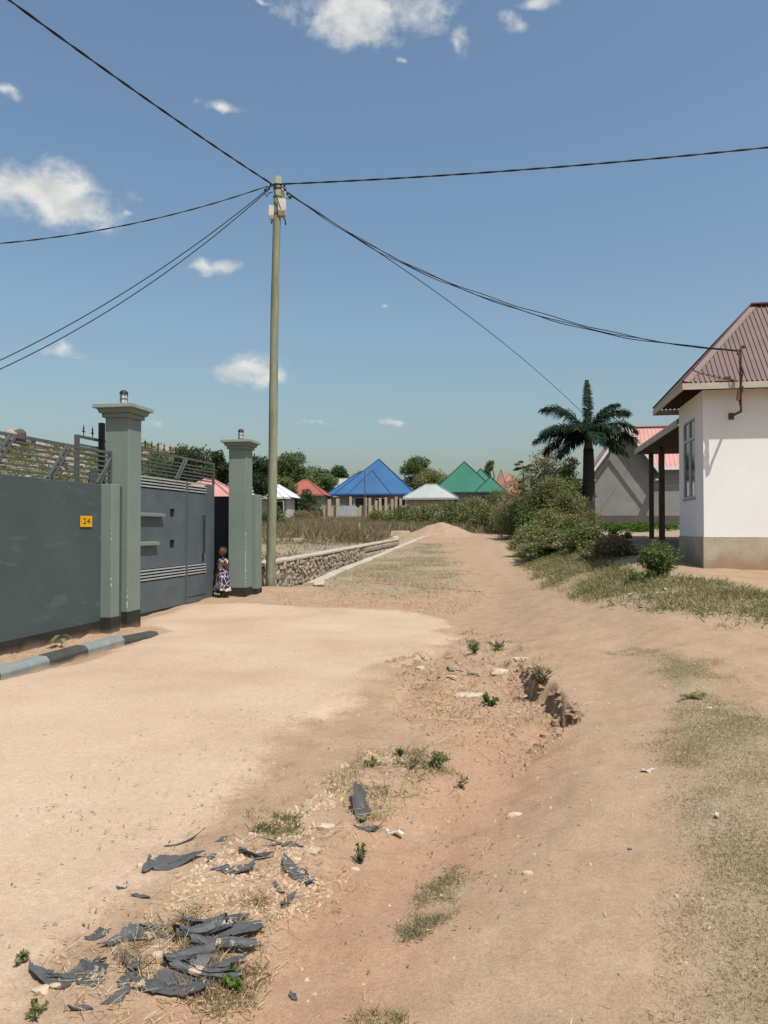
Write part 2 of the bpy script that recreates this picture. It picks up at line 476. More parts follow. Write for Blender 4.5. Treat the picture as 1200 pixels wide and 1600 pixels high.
M['silver_roof'] = pmat('silver_roof', (.42, .44, .42), (.35, .37, .35), scale=.35, rough=.55, spec=.3, fine=.05, bscale=8)
M['white_roof'] = pmat('white_roof', (.72, .74, .73), (.64, .66, .65), scale=.35, rough=.5, spec=.3)
M['red_roof'] = pmat('red_roof', (.36, .115, .085), (.30, .09, .07), scale=.35, rough=.55, spec=.3)
M['brick_roof'] = pmat('brick_roof', (.37, .15, .115), (.32, .125, .095), scale=.35, rough=.55, spec=.3)
M['block'] = pmat('block', (.44, .36, .265), (.36, .29, .21), scale=2, rough=.95, bump=.3, bscale=8)
M['far_wall'] = pmat('far_wall', (.27, .25, .225), (.22, .20, .18), scale=1, rough=.9)
M['far_pale'] = pmat('far_pale', (.56, .53, .48), (.48, .45, .4), scale=1, rough=.9)
M['void'] = pmat('void', (.012, .012, .013), rough=.4, fine=0)
M['sheet'] = pmat('sheet', (.36, .38, .41), (.3, .32, .34), scale=1, rough=.5, spec=.4)

M['leaf_dark'] = leafmat('leaf_dark', (0.029, 0.047, 0.024), (0.055, 0.085, 0.037), (0.099, 0.132, 0.055))
M['leaf_mid'] = leafmat('leaf_mid', (0.057, 0.085, 0.035), (0.11, 0.15, 0.056), (0.188, 0.227, 0.086))
M['leaf_light'] = leafmat('leaf_light', (0.078, 0.111, 0.047), (0.143, 0.189, 0.075), (0.215, 0.254, 0.111))
M['leaf_olive'] = leafmat('leaf_olive', (0.082, 0.095, 0.04), (0.17, 0.187, 0.077), (0.308, 0.294, 0.131))
M['leaf_dry'] = leafmat('leaf_dry', (0.126, 0.102, 0.058), (0.239, 0.197, 0.113), (0.378, 0.318, 0.189))
M['leaf_fresh'] = leafmat('leaf_fresh', (0.033, 0.072, 0.015), (0.072, 0.132, 0.024), (0.132, 0.198, 0.044))
M['palm_leaf'] = leafmat('palm_leaf', (.012, .021, .015), (.021, .036, .022), (.045, .068, .036), trans=.15)
M['grass_mix'] = leafmat('grass_mix', (0.094, 0.119, 0.05), (0.237, 0.225, 0.11), (0.5, 0.4, 0.225), trans=.3)
M['grass_green'] = leafmat('grass_green', (0.066, 0.102, 0.036), (0.144, 0.168, 0.072), (0.312, 0.282, 0.144), trans=.3)
M['straw'] = leafmat('straw', (0.2, 0.145, 0.085), (0.4, 0.31, 0.19), (0.6, 0.49, 0.33), trans=.2)
M['grass_dry'] = leafmat('grass_dry', (.10, .082, .045), (.185, .15, .088), (.29, .235, .145), trans=.25)
M['grass_pale'] = leafmat('grass_pale', (.17, .165, .085), (.34, .29, .175), (.52, .42, .28), trans=.25)
# ------------------------------------------------------------------ the lie of the land
ROT = -R(10.3)
UX, UY = math.sin(R(10.3)), math.cos(R(10.3))      # u: along the street walls, n: across, towards the road
_ys = np.arange(-60, 700, .25)
def _table(pts):
    p = np.array(pts)
    t = np.interp(_ys, p[:, 0], p[:, 1])
    k = np.ones(9) / 9
    t2 = np.convolve(np.pad(t, 4, 'edge'), k, 'valid')
    return t2
_LT = _table([(-60, 0), (13, 0), (15, .02), (17, .06), (19, .2), (22, .32), (26.5, .45), (45, 1.04), (63, 1.6), (90, 2.42), (110, 3.04), (150, 4.2), (700, 9)])
_RT = _table([(-60, 0), (2, 0), (6, .2), (9, .40), (14.6, .83), (23, 1.29), (35, 1.6), (48, 1.74), (70, 2.2), (110, 3.04), (150, 4.2), (700, 9)])
def un(x, y):
    return x * UX + y * UY, x * UY - y * UX          # (u, n)
def xy(u, n):
    return u * UX + n * UY, u * UY - n * UX
DRAIN = lambda y: -1.9 + .157 * (y - 19)             # x of the right coping's inner edge
def field_z(y): return .62 + .0105 * (y - 19)
def base_h(x, y):
    x = np.asarray(x, float); y = np.asarray(y, float)
    l = np.interp(y, _ys, _LT); r = np.interp(y, _ys, _RT)
    xc = np.interp(y, [0, 8, 15, 25, 45, 80], [1.6, 2.6, 4.0, 6.2, 9.6, 15])
    w = sst(xc - 2.2, xc + 1.4, x)
    h = l * (1 - w) + r * w
    # the plot left of the drain lies higher
    u, n = un(x, y)
    d = DRAIN(y) - x
    f = sst(1.25, 1.45, d) * sst(18.4, 19.2, u) * (1 - sst(36, 46, y))
    h = h * (1 - f) + np.maximum(h, field_z(y)) * f
    return h
def gp0(px, py):
    d = ray(px, py); o = Vector((0, 0, EYE))
    t = 1.5; last = t
    while t < 260:
        p = o + d * t
        if p.z < float(base_h(p.x, p.y)):
            a, b = last, t
            for _ in range(24):
                c = (a + b) / 2; p = o + d * c
                if p.z < float(base_h(p.x, p.y)): b = c
                else: a = c
            p = o + d * b
            return (p.x, p.y)
        last = t; t *= 1.012
    p = o + d * 70
    return (p.x, p.y)
def poly(pts): return np.array([gp0(*p) for p in pts])
def seg_dist(x, y, P, closed=False):
    best = np.full(np.shape(x), 1e9); par = np.zeros(np.shape(x)); n = len(P)
    for i in range(n if closed else n - 1):
        a, b = P[i], P[(i + 1) % n]
        dx, dy = b - a
        L2 = dx * dx + dy * dy + 1e-12
        t = np.clip(((x - a[0]) * dx + (y - a[1]) * dy) / L2, 0, 1)
        d = np.hypot(x - a[0] - t * dx, y - a[1] - t * dy)
        m = d < best
        best = np.where(m, d, best); par = np.where(m, i + t, par)
    return best, par / max(1, (n if closed else n - 1))
def inside(x, y, P):
    r = np.zeros(np.shape(x), bool); n = len(P)
    for i in range(n):
        (x1, y1), (x2, y2) = P[i], P[(i + 1) % n]
        c = ((y1 > y) != (y2 > y)) & (x < (x2 - x1) * (y - y1) / (y2 - y1 + 1e-12) + x1)
        r ^= c
    return r
def soft(x, y, P, w):
    d, _ = seg_dist(x, y, P, True)
    s = np.where(inside(x, y, P), d, -d)
    return sst(-w, w, s)

SCARP = poly([(795, 1034), (806, 1040), (822, 1045), (838, 1060), (852, 1066), (866, 1074), (882, 1090), (896, 1098), (908, 1108), (906, 1122), (888, 1130), (876, 1142), (862, 1150)])
PIT = np.vstack([poly([(640, 1046), (720, 1030)]), SCARP, poly([(820, 1190), (700, 1170), (610, 1110)])])
CHAN = poly([(800, 1110), (800, 1160), (760, 1215), (700, 1275), (630, 1345), (560, 1420), (490, 1500), (430, 1590), (380, 1720)])
APRON = poly([(225, 968), (300, 948), (380, 944), (470, 950), (560, 952), (640, 955), (690, 968), (705, 985), (690, 1010), (650, 1034), (618, 1042), (560, 1090), (480, 1128),
              (400, 1190), (320, 1260), (240, 1330), (170, 1420), (90, 1500), (-50, 1600), (-300, 1700), (-500, 1300), (-200, 1110), (0, 1068), (120, 1040), (245, 992)])
LIP = poly([(612, 1040), (640, 1030), (672, 1027)])
TRACK1 = poly([(760, 1700), (780, 1400), (830, 1220), (920, 1080), (945, 1000), (900, 950), (830, 905), (770, 865), (775, 840)])
TRACK2 = poly([(1010, 1700), (990, 1400), (985, 1200), (985, 1080), (1000, 1000), (960, 950), (880, 910), (800, 868), (790, 842)])
TRACK3 = poly([(985, 1010), (1080, 1000), (1200, 1030), (1400, 1090)])
BARE = poly([(402, 916), (440, 910), (480, 916), (567, 880), (655, 842), (740, 834), (800, 834), (806, 842), (795, 856), (826, 884), (870, 912), (930, 930), (1000, 948), (1090, 964), (1200, 984), (1500, 1040),
             (1500, 1750), (-700, 1750), (-700, 1130), (0, 1018), (160, 985), (230, 960), (340, 930), (400, 935)])
YARD = poly([(1062, 886), (1092, 902), (1200, 918), (1400, 930), (1400, 870), (1100, 880)])
PORCH = poly([(935, 836), (1062, 832), (1075, 884), (1000, 884), (965, 880), (930, 850)])
GR_RIGHT = poly([(985, 1014), (1040, 1022), (1098, 1040), (1118, 1070), (1160, 1105), (1200, 1130), (1400, 1250), (1400, 1750), (1120, 1750), (1092, 1560), (1098, 1480), (1078, 1400), (1062, 1300), (1066, 1220), (1046, 1140), (1062, 1090), (1022, 1055)])
GR_MID = poly([(722, 1326), (748, 1338), (742, 1372), (700, 1416), (648, 1442), (606, 1452), (604, 1424), (648, 1392), (676, 1352)])
GR_LAWN = poly([(800, 850), (826, 888), (870, 914), (930, 932), (1000, 950), (1090, 966), (1200, 986), (1500, 1040), (1500, 950), (1200, 925), (1090, 906), (1040, 905), (960, 885), (935, 850), (880, 835), (820, 830)])
GR_VERGE = poly([(485, 915), (567, 882), (650, 850), (690, 850), (700, 880), (720, 905), (700, 925), (600, 932), (500, 925)])
SCRAP_ZONE = poly([(60, 1560), (230, 1440), (300, 1360), (400, 1290), (500, 1240), (560, 1160), (640, 1180), (640, 1260), (560, 1330), (490, 1400), (420, 1480), (400, 1580), (250, 1640)])
DEBRIS = poly([(620, 1040), (740, 985), (820, 1010), (860, 1070), (830, 1110), (760, 1120), (680, 1110)])

def height(x, y, micro=True):
    x = np.asarray(x, float); y = np.asarray(y, float)
    sh = np.shape(x)
    x = x.ravel(); y = y.ravel()
    h = base_h(x, y)
    near = y < 60
    X, Y = x[near], y[near]
    g = np.zeros(len(X))
    # broad and small unevenness
    g += .035 * fbm(X * .45, Y * .45, 3, 3) * sst(1, 4, Y)
    u, n = un(X, Y)
    ap = soft(X, Y, APRON, .16)
    rough = 1 - .75 * ap
    g += .028 * fbm(X * 2.2, Y * 2.2, 11, 3) * rough
    g += .011 * fbm(X * 9, Y * 9, 21, 2) * rough
    sz = soft(X, Y, SCRAP_ZONE, .25); db = soft(X, Y, DEBRIS, .3)
    g += .03 * fbm(X * 6, Y * 6, 31, 3) * sz + .075 * fbm(X * 4.5, Y * 4.5, 33, 4) * db
    g += .035 * ap
    # wheel tracks
    for T, dep in ((TRACK1, .035), (TRACK2, .03), (TRACK3, .03)):
        d, _ = seg_dist(X, Y, T)
        g -= dep * np.exp(-(d / .3) ** 2)
        g += dep * .4 * np.exp(-((d - .5) / .22) ** 2)
    # the washed-out channel
    jx = X + .10 * fbm(X * 4, Y * 4, 41, 3); jy = Y + .10 * fbm(X * 4, Y * 4, 51, 3)
    d, t = seg_dist(jx, jy, CHAN)
    wd = .30 + .16 * t
    g -= (.13 - .05 * t) * np.exp(-(d / wd) ** 2) * sst(0, .12, t)
    # the pit with its broken bank
    jx = X + .11 * fbm(X * 4.2, Y * 4.2, 61, 4); jy = Y + .11 * fbm(X * 4.2, Y * 4.2, 71, 4)
    d, t = seg_dist(jx, jy, SCARP)
    ins = inside(jx, jy, PIT)
    dep = .27 * sst(-.02, .35, t) * (1 - sst(.72, 1, t)) * np.exp(-d / 1.0)
    g -= np.where(ins, dep * sst(0, .07, d), 0)
    dl, t = seg_dist(jx, jy, LIP)
    g -= np.where(ap < .5, .07 * np.exp(-dl / .25), 0)
    # bed behind the kerb
    bed = sst(-5.42, -5.5, n) * sst(11.6, 11.2, u)
    g += bed * (.025 + .03 * fbm(X * 5, Y * 5, 81, 3))
    # the drain's channel and the foot of the drain wall
    dd = DRAIN(Y) - X
    ch = sst(-.12, .02, dd) * (1 - sst(1.25, 1.38, dd)) * sst(18.6, 19.4, Y) * (1 - sst(43, 45, Y))
    h[near] = h[near] + g * (1 - ch)
    h[near] = h[near] * (1 - ch) + (-.12 + .012 * (Y - 19)) * ch
    # spoil heaps beside the drain are objects of their own; far ground swells
    far = ~near
    h[far] += .25 * fbm(x[far] * .05, y[far] * .05, 91, 3) * sst(60, 90, y[far])
    h[far] += sst(60, 80, y[far]) * .02
    return h.reshape(sh)
def axis(fine, lo, hi, end, g):
    a = list(np.arange(lo, hi, fine))
    s = fine; v = a[-1]
    while v < end:
        s *= g; v += s; a.append(v)
    return a
xs_pos = axis(.036, 0, 4.2, 4000, 1.045)
xs = np.array(sorted([-v for v in xs_pos[1:]] + xs_pos))
ys = np.array([-3000, -600, -120, -30, -8, -2, 0, 1] + axis(.036, 1.7, 10, 5000, 1.022))
GX, GY = np.meshgrid(xs, ys)
GZ = height(GX, GY)
GZ = np.where(GY < 0, 0, GZ)
def Hs(x, y):
    """height of the ground mesh itself, bilinear between its points"""
    x = np.asarray(x, float); y = np.asarray(y, float)
    i = np.clip(np.searchsorted(xs, x) - 1, 0, len(xs) - 2); j = np.clip(np.searchsorted(ys, y) - 1, 0, len(ys) - 2)
    a = np.clip((x - xs[i]) / (xs[i + 1] - xs[i]), 0, 1); b = np.clip((y - ys[j]) / (ys[j + 1] - ys[j]), 0, 1)
    return (GZ[j, i] * (1 - a) + GZ[j, i + 1] * a) * (1 - b) + (GZ[j + 1, i] * (1 - a) + GZ[j + 1, i + 1] * a) * b
def H(x, y): return float(Hs(x, y))
_ts = 1.5 * 1.004 ** np.arange(1300)
def gp(px, py, dz=0.0):
    """the point of the real ground that shows at this pixel"""
    d = ray(px, py)
    X, Y, Z = d.x * _ts, d.y * _ts, EYE + d.z * _ts
    hh = Hs(X, Y)
    k = int(np.argmax(Z < hh))
    return Vector((X[k], Y[k], hh[k] + dz))
nx, ny = len(xs), len(ys)
me = bpy.data.meshes.new('ground')
me.vertices.add(nx * ny)
me.vertices.foreach_set('co', np.stack([GX, GY, GZ], -1).astype(np.float32).ravel())
idx = np.arange(nx * ny).reshape(ny, nx)
q = np.stack([idx[:-1, :-1], idx[:-1, 1:], idx[1:, 1:], idx[1:, :-1]], -1).reshape(-1, 4)
me.loops.add(q.size); me.loops.foreach_set('vertex_index', q.ravel().astype(np.int32))
me.polygons.add(len(q)); me.polygons.foreach_set('loop_start', np.arange(0, q.size, 4, dtype=np.int32))
me.update(calc_edges=True)
me.polygons.foreach_set('use_smooth', [True] * len(q))
fx, fy = GX.ravel(), GY.ravel()
jx = fx + .14 * fbm(fx * 2.3, fy * 2.3, 5, 4); jy = fy + .14 * fbm(fx * 2.3, fy * 2.3, 8, 4)
m_apron = soft(fx + .5 * fbm(fx * 1.1, fy * 1.1, 5, 5), fy + .5 * fbm(fx * 1.1, fy * 1.1, 8, 5), APRON, .5)
m_bare = soft(fx + .3 * fbm(fx * 1.3, fy * 1.3, 15, 4), fy + .5 * fbm(fx * 1.3, fy * 1.3, 18, 4), BARE, .35)
m_bare = np.maximum(m_bare, soft(jx, jy, YARD, .3)); m_bare = np.maximum(m_bare, soft(jx, jy, PORCH, .4))
m_bare = np.where(fy < 2.0, 1, m_bare)
m_gr = np.maximum(soft(jx, jy, GR_RIGHT, .25) * .8, soft(jx, jy, GR_MID, .12) * .6)
m_gr = np.maximum(m_gr, soft(jx, jy, GR_VERGE, .3))
m_grass = np.clip(np.maximum(1 - m_bare, m_gr), 0, 1)
dch, _ = seg_dist(jx, jy, CHAN)
m_red = np.maximum(np.exp(-(dch / .55) ** 2) * .9, soft(jx, jy, PIT, .25) * .5) * (1 - m_apron)
m_red = np.maximum(m_red, .55 * soft(jx, jy, GR_VERGE, .8))
dt, _ = seg_dist(jx, jy, TRACK1); dt2, _ = seg_dist(jx, jy, TRACK2); dt3, _ = seg_dist(jx, jy, TRACK3)
m_track = np.exp(-(np.minimum(np.minimum(dt, dt2), dt3) / .55) ** 2)
for nm, a in (('apron', m_apron), ('grassy', m_grass), ('red', m_red), ('track', m_track)):
    A = me.attributes.new(nm, 'FLOAT', 'POINT'); A.data.foreach_set('value', a.astype(np.float32))

def ground_mat():
    m, nt, N, L, B = nodes_of('earth')
    geo = N.new('ShaderNodeNewGeometry')
    def noise(s, d=6, r=.6, dist=0):
        n = N.new('ShaderNodeTexNoise'); n.inputs['Scale'].default_value = s; n.inputs['Detail'].default_value = d
        n.inputs['Roughness'].default_value = r; n.inputs['Distortion'].default_value = dist
        L.new(geo.outputs['Position'], n.inputs['Vector']); return n.outputs['Fac']
    def ramp(f, stops, f_=1.0):
        c = N.new('ShaderNodeValToRGB')
        stops = [(p, tuple(v * ALB * f_ for v in k)) for p, k in stops]
        c.color_ramp.elements[0].position, c.color_ramp.elements[0].color = stops[0][0], (*stops[0][1], 1)
        c.color_ramp.elements[1].position, c.color_ramp.elements[1].color = stops[-1][0], (*stops[-1][1], 1)
        for p, k in stops[1:-1]:
            e = c.color_ramp.elements.new(p); e.color = (*k, 1)
        L.new(f, c.inputs[0]); return c.outputs[0]
    def mix(f, a, b):
        x = N.new('ShaderNodeMix'); x.data_type = 'RGBA'
        L.new(f, x.inputs['Factor']); L.new(a, x.inputs['A']); L.new(b, x.inputs['B']); return x.outputs['Result']
    def attr(n):
        a = N.new('ShaderNodeAttribute'); a.attribute_name = n; return a.outputs['Fac']
    def math_(op, a, b=0.0, c=None, clamp=False):
        n = N.new('ShaderNodeMath'); n.operation = op; n.use_clamp = clamp
        for i, v in enumerate((a, b, c)):
            if v is None: continue
            if isinstance(v, (int, float)): n.inputs[i].default_value = v
            else: L.new(v, n.inputs[i])
        return n.outputs[0]
    nbig, nmid, nfine, ngrit = noise(.55, 5), noise(3.2, 8, .65), noise(26, 6, .7), noise(95, 4, .7)
    def sharpen(mask, amt=.9):        # break the soft masks up with grain
        v = math_('ADD', mask, math_('MULTIPLY', math_('SUBTRACT', nmid, .5), amt))
        v = math_('ADD', v, math_('MULTIPLY', math_('SUBTRACT', nfine, .5), amt * .7))
        mr = N.new('ShaderNodeMapRange'); mr.interpolation_type = 'SMOOTHSTEP'
        mr.inputs['From Min'].default_value = .25; mr.inputs['From Max'].default_value = .75
        L.new(v, mr.inputs['Value']); return mr.outputs[0]
    soil = ramp(nmid, [(.3, (.36, .24, .155)), (.5, (.415, .288, .192)), (.72, (.46, .328, .222))], .92)
    track = ramp(nmid, [(.3, (.405, .283, .188)), (.7, (.455, .328, .22))], .90)
    apron = ramp(nbig, [(.3, (.465, .335, .235)), (.5, (.53, .395, .283)), (.7, (.575, .44, .322))], .95)
    red = ramp(nmid, [(.3, (.385, .238, .152)), (.7, (.45, .295, .195))], .93)
    grass = ramp(noise(1.6, 9, .7), [(.3, (.235, .195, .12)), (.5, (.31, .25, .16)), (.7, (.39, .30, .20))])
    c = mix(math_('MULTIPLY', attr('track'), .8, None, True), soil, track)
    c = mix(sharpen(attr('red'), .8), c, red)
    c = mix(sharpen(attr('apron'), .7), c, apron)
    c = mix(math_('MULTIPLY', sharpen(attr('grassy'), 1.3), .8), c, grass)
    # grit: specks darker and paler
    vg = N.new('ShaderNodeMapRange')
    vg.inputs['From Min'].default_value = .32; vg.inputs['From Max'].default_value = .68
    vg.inputs['To Min'].default_value = .80; vg.inputs['To Max'].default_value = 1.16
    L.new(ngrit, vg.inputs['Value'])
    vf = N.new('ShaderNodeMapRange')
    vf.inputs['From Min'].default_value = .3; vf.inputs['From Max'].default_value = .7
    vf.inputs['To Min'].default_value = .88; vf.inputs['To Max'].default_value = 1.1
    L.new(nfine, vf.inputs['Value'])
    vs = N.new('ShaderNodeVectorMath'); vs.operation = 'SCALE'
    L.new(c, vs.inputs[0]); L.new(math_('MULTIPLY', vg.outputs[0], vf.outputs[0]), vs.inputs['Scale'])
    L.new(vs.outputs[0], B.inputs['Base Color'])
    B.inputs['Roughness'].default_value = 1.0
    B.inputs['Specular IOR Level'].default_value = .08
    hgt = math_('ADD', math_('MULTIPLY', nfine, .6), math_('MULTIPLY', ngrit, .35))
    hgt = math_('ADD', hgt, math_('MULTIPLY', nmid, 1.2))
    bp = N.new('ShaderNodeBump'); bp.inputs['Distance'].default_value = .02
    st = N.new('ShaderNodeMapRange'); st.inputs['To Min'].default_value = .5; st.inputs['To Max'].default_value = .3
    L.new(attr('apron'), st.inputs['Value']); L.new(st.outputs[0], bp.inputs['Strength'])
    L.new(hgt, bp.inputs['Height']); L.new(bp.outputs[0], B.inputs['Normal'])
    return m
me.materials.append(ground_mat())
ground = link('ground', me)
tag(ground, kind='structure')
# ------------------------------------------------------------------ street frame: things on the left stand in it (x = across, y = along)
def street(u, n, z=0.0):
    x, y = xy(u, n)
    return Vector((x, y, z))

def digit_text(txt, size, name, mat, parent, loc, rot, ext=.001):
    cu = bpy.data.curves.new(name, 'FONT'); cu.body = txt; cu.size = size; cu.align_x = 'CENTER'; cu.align_y = 'CENTER'; cu.extrude = ext
    cu.space_character = 1.15
    o = bpy.data.objects.new(name, cu); COL.objects.link(o)
    bpy.context.view_layer.update()
    me = bpy.data.meshes.new_from_object(o.evaluated_get(bpy.context.evaluated_depsgraph_get()))
    bpy.data.objects.remove(o)
    me.name = name; me.materials.clear(); me.materials.append(mat)
    o = link(name, me, parent); o.location = loc; o.rotation_euler = rot
    return o

# ---- boundary wall with its railing
WN = -6.26           # n of the wall's road face
W0 = street(0, WN)
bw = empty('boundary_wall', W0, ROT, 'dark grey rendered compound wall with slatted metal railing and yellow number plate on it', 'wall')
MB().box(-.2, 0, 1.5, 11.25, .2, 2.26).build('wall_panel', M['wall_grey'], bw, bevel=.008)
MB().box(-.198, .012, 1.5, 11.24, -.3, .2).build('base_band', M['base_black'], bw)
MB().box(-.21, .17, 10.62, 10.86, .25, 2.265).build('end_column', M['pillar_grey'], bw, bevel=.008)
MB().box(-.21, .178, 10.612, 10.868, -.3, .25).build('column_base', M['base_black'], bw)
RX = -.09
for k in range(7):
    z = 2.33 + k * .0735
    a = .042 if k == 6 else .026
    MB().bar((RX, 1.6, z), (RX, 11.0, z), .03, a).build('rail', M['rail_metal'], bw)
for k in range(6):
    top = 11.07 + .05 - 1.21 * k
    for dx in (0, -.095):
        p, q = (RX + .028, top + dx - .43, 2.275), (RX + .028, top + dx, 2.76)
        if top + dx > 11.0: q = (RX + .028, 11.0, 2.69); p = (RX + .028, top + dx - .43, 2.275)
        MB().bar(p, q, .03, .032, up=(1, 0, 0)).build('diagonal_bar', M['rail_metal'], bw)
MB().bar((RX, 11.02, 2.2), (RX, 11.02, 2.80), .045, .045).build('end_post', M['rail_metal'], bw)

# ---- number plate 24
pp = at(135, 815, 11.0)
uu, _ = un(pp.x, pp.y)
pl = street(10.2, WN + .006, 1.615)
plate = empty('number_plate', pl, ROT, 'small yellow plate reading 24 fixed to the dark grey wall', 'sign')
MB().box(0, .012, -.15, .15, 0, .16).build('plate', M['yellow'], plate, bevel=.003)
digit_text('24', .12, 'number', M['ink'], plate, (.0135, 0, .08), (math.pi / 2, 0, math.pi / 2)).scale = (1.45, 1, 1)
for y in (-.135, .135): MB().box(.0121, .017, y - .005, y + .005, .07, .08).build('screw', M['dark_metal'], plate)

# ---- gate pillars and their lamps
PN, PU = -6.16, 11.23
def make_pillar(u, n, label):
    x0, y0 = -.40, 0
    r = empty('gate_pillar', street(u, n, 0), ROT, label, 'pillar', 'pillars either side of the gate')
    MB().box(-.40, 0, 0, .42, .27, 3.43).build('shaft', M['pillar_grey'], r, bevel=.008)
    MB().box(-.405, .005, -.005, .425, -.3, .27).build('base_band', M['base_black'], r)
    MB().box(-.44, .04, -.04, .46, 3.36, 3.425).build('moulding', M['pillar_grey'], r, bevel=.006)
    MB().taper(-.47, .07, -.07, .49, 3.426, -.50, .10, -.10, .52, 3.50).build('moulding', M['pillar_grey'], r, bevel=.006)
    MB().box(-.545, .145, -.145, .565, 3.5, 3.565).build('cap_slab', M['cap_stone'], r, bevel=.008)
    return r
r1 = make_pillar(PU, PN, 'grey-green gate pillar with lamp on top, beside the number plate wall')
r2 = make_pillar(16.2, -6.06, 'grey-green gate pillar with small lamp on top, beside the child')
def chipped_edge(parent, x, y, zs, seed, w=.012):
    rg = random.Random(seed); m = MB()
    for z0, z1, n in zs:
        for k in range(n):
            z = rg.uniform(z0, z1); h = rg.uniform(.012, .06); a, b_ = rg.uniform(.3, 1) * w, rg.uniform(.3, 1) * w
            m.add([(x + .0015, y - .0015, z), (x + .0015, y - .0015, z + h), (x - a, y - .0015, z + h * .7), (x - a, y - .0015, z + h * .2)], [(0, 1, 2, 3)])
            m.add([(x + .0015, y - .0015, z), (x + .0015, y - .0015, z + h), (x + .0015, y + b_, z + h * .8), (x + .0015, y + b_, z + h * .3)], [(0, 1, 2, 3)])
    o = m.build('chipped_edge', M['white_trim'], parent); o['kind'] = 'stuff'
def make_lamp(u, n, label):
    r = empty('pillar_lamp', street(u, n, 3.565), ROT, label, 'lamp', 'lamps on the gate pillars')
    MB().lathe([(.066, 0), (.066, .045), (.058, .055)], 20).build('base', M['dark_metal'], r)
    MB().lathe([(.05, .05), (.05, .2)], 20).build('glass', M['lamp_glass'], r, smooth=False)
    for k in range(6):
        a = k * math.pi / 3 + .3
        MB().bar((.056 * math.cos(a), .056 * math.sin(a), .05), (.056 * math.cos(a), .056 * math.sin(a), .205), .008).build('cage_bar', M['gate_metal'], r)
    MB().lathe([(.059, .12), (.061, .124), (.059, .13)], 20).build('cage_ring', M['gate_metal'], r)
    MB().lathe([(.068, .2), (.068, .215), (.062, .235), (.045, .255), (.02, .266), (.001, .269)], 20).build('dome', M['dark_metal'], r)
    return r
chipped_edge(r1, 0, 0, [(.3, .7, 5)], 1)
chipped_edge(r2, 0, 0, [(.3, 1.1, 26), (.9, 1.5, 8)], 2)
chipped_edge(bw, .17, 10.62, [(1.35, 1.6, 3), (.4, .9, 2)], 3)
make_lamp(PU + .21, PN - .2, 'black and glass lantern on top of the nearer, taller looking gate pillar')
make_lamp(16.41, -6.26, 'black and glass lantern on top of the farther gate pillar by the pole')

# ---- sliding gate
GN = -6.78
gt = empty('sliding_gate', street(0, GN, 0), ROT, 'dark grey sheet metal sliding gate with louvres, fins and spiked top rail', 'gate')
ga, gb = 11.2, 16.16
holes = []
for z0 in (1.82, 1.21):
    holes.append((13.98, 14.19, z0, z0 + .16))
sheet = MB().holed('x', -.03, .0, ga, gb, .06, 2.56, holes + [(11.4, 14.66, 2.33, 2.53), (14.76, 15.69, 2.33, 2.53), (11.4, 14.66, .62, .85), (14.76, 15.69, .62, .85)])
sheet.build('gate_sheet', M['gate_metal'], gt)
MB().box(-.075, -.068, ga + .05, gb - .05, .1, 2.5).build('back_sheet', M['shade_dark'], gt)  # backing added behind the louvres; the dark of the gaps is in its colour
for (a, b) in ((11.4, 14.66), (14.76, 15.69)):
    for z0 in (2.33, .62):
        for k in range(4):
            z = z0 + .022 + k * .056
            MB().box(-.02, .016, a, b, z, z + .026).build('louvre_slat', M['gate_slat'], gt)
MB().box(0.0005, .03, 14.70, 14.735, .06, 2.5).build('door_stile', M['gate_metal'], gt)
MB().box(.0005, .012, 14.79, 14.82, .95, 2.26).build('door_edge', M['gate_metal'], gt)
MB().box(-.002, .006, 14.76, 15.69, .175, .185).build('door_sill', M['dark_metal'], gt)
for z, b in ((1.86, 13.62), (1.33, 13.40)):
    f = MB()
    f.add([(0, 12.3, z - .015), (0, b, z - .015), (0, b, z - .05), (0, 12.3, z - .05), (.085, 12.3, z), (.085, b, z), (.085, b, z - .045), (.085, 12.3, z - .045), (.085, 12.3, z + .01), (.085, b, z + .01), (0, 12.3, z + .02), (0, b, z + .02)],
          [(4, 5, 6, 7), (3, 2, 1, 0), (7, 6, 2, 3), (8, 9, 11, 10), (4, 8, 9, 5), (0, 4, 7, 3), (1, 2, 6, 5), (0, 10, 8, 4), (1, 5, 9, 11), (0, 1, 11, 10)])
    f.build('fin', M['pillar_grey'], gt)
MB().tube([(.0, 15.52, 1.06), (.05, 15.52, 1.06), (.05, 15.52, 1.86), (0, 15.52, 1.86)], .016, 8).build('handle', M['dark_metal'], gt)
MB().box(.0, .03, 15.50, 15.54, .9, 1.03).build('lock_box', M['dark_metal'], gt)
for k in range(2):
    c = (13.98, 1.82) if k == 0 else (13.98, 1.21)
    MB().box(-.064, -.0301, c[0] - .01, c[0] + .22, c[1] - .01, c[1] + .17).build('peep_hole', M['void'], gt)
gl = 10.82
for k, z in enumerate((2.62, 2.69, 2.76, 2.83, 2.90, 3.025)):
    MB().bar((-.015, gl, z), (-.015, gb, z), .03, .042 if k == 5 else .024).build('top_rail', M['rail_metal'], gt)
for u in (gl, gb - .02):
    MB().bar((-.015, u, 2.2 if u == gl else 2.56), (-.015, u, 3.045), .06 if u == gl else .045).build('top_post', M['rail_metal'], gt)
MB().box(-.05, .02, 11.48, 11.57, 2.0, 3.32).build('guide_post', M['dark_metal'], gt)
for top in (14.72, 12.6):
    for dx in (0, -.11):
        MB().bar((.012, top + dx - .42, 2.57), (.012, top + dx, 3.01), .03, .03, up=(1, 0, 0)).build('diagonal_bar', M['rail_metal'], gt)
spk = MB().tube([(0, 0, 0), (0, 0, .07)], .008, 5)
spk.lathe([(.008, .07), (.022, .082), (.008, .094)], 6)
spk.lathe([(.008, .094), (.016, .118), (.001, .185)], 6)
spk.box(-.006, .006, -.04, .04, .062, .074)
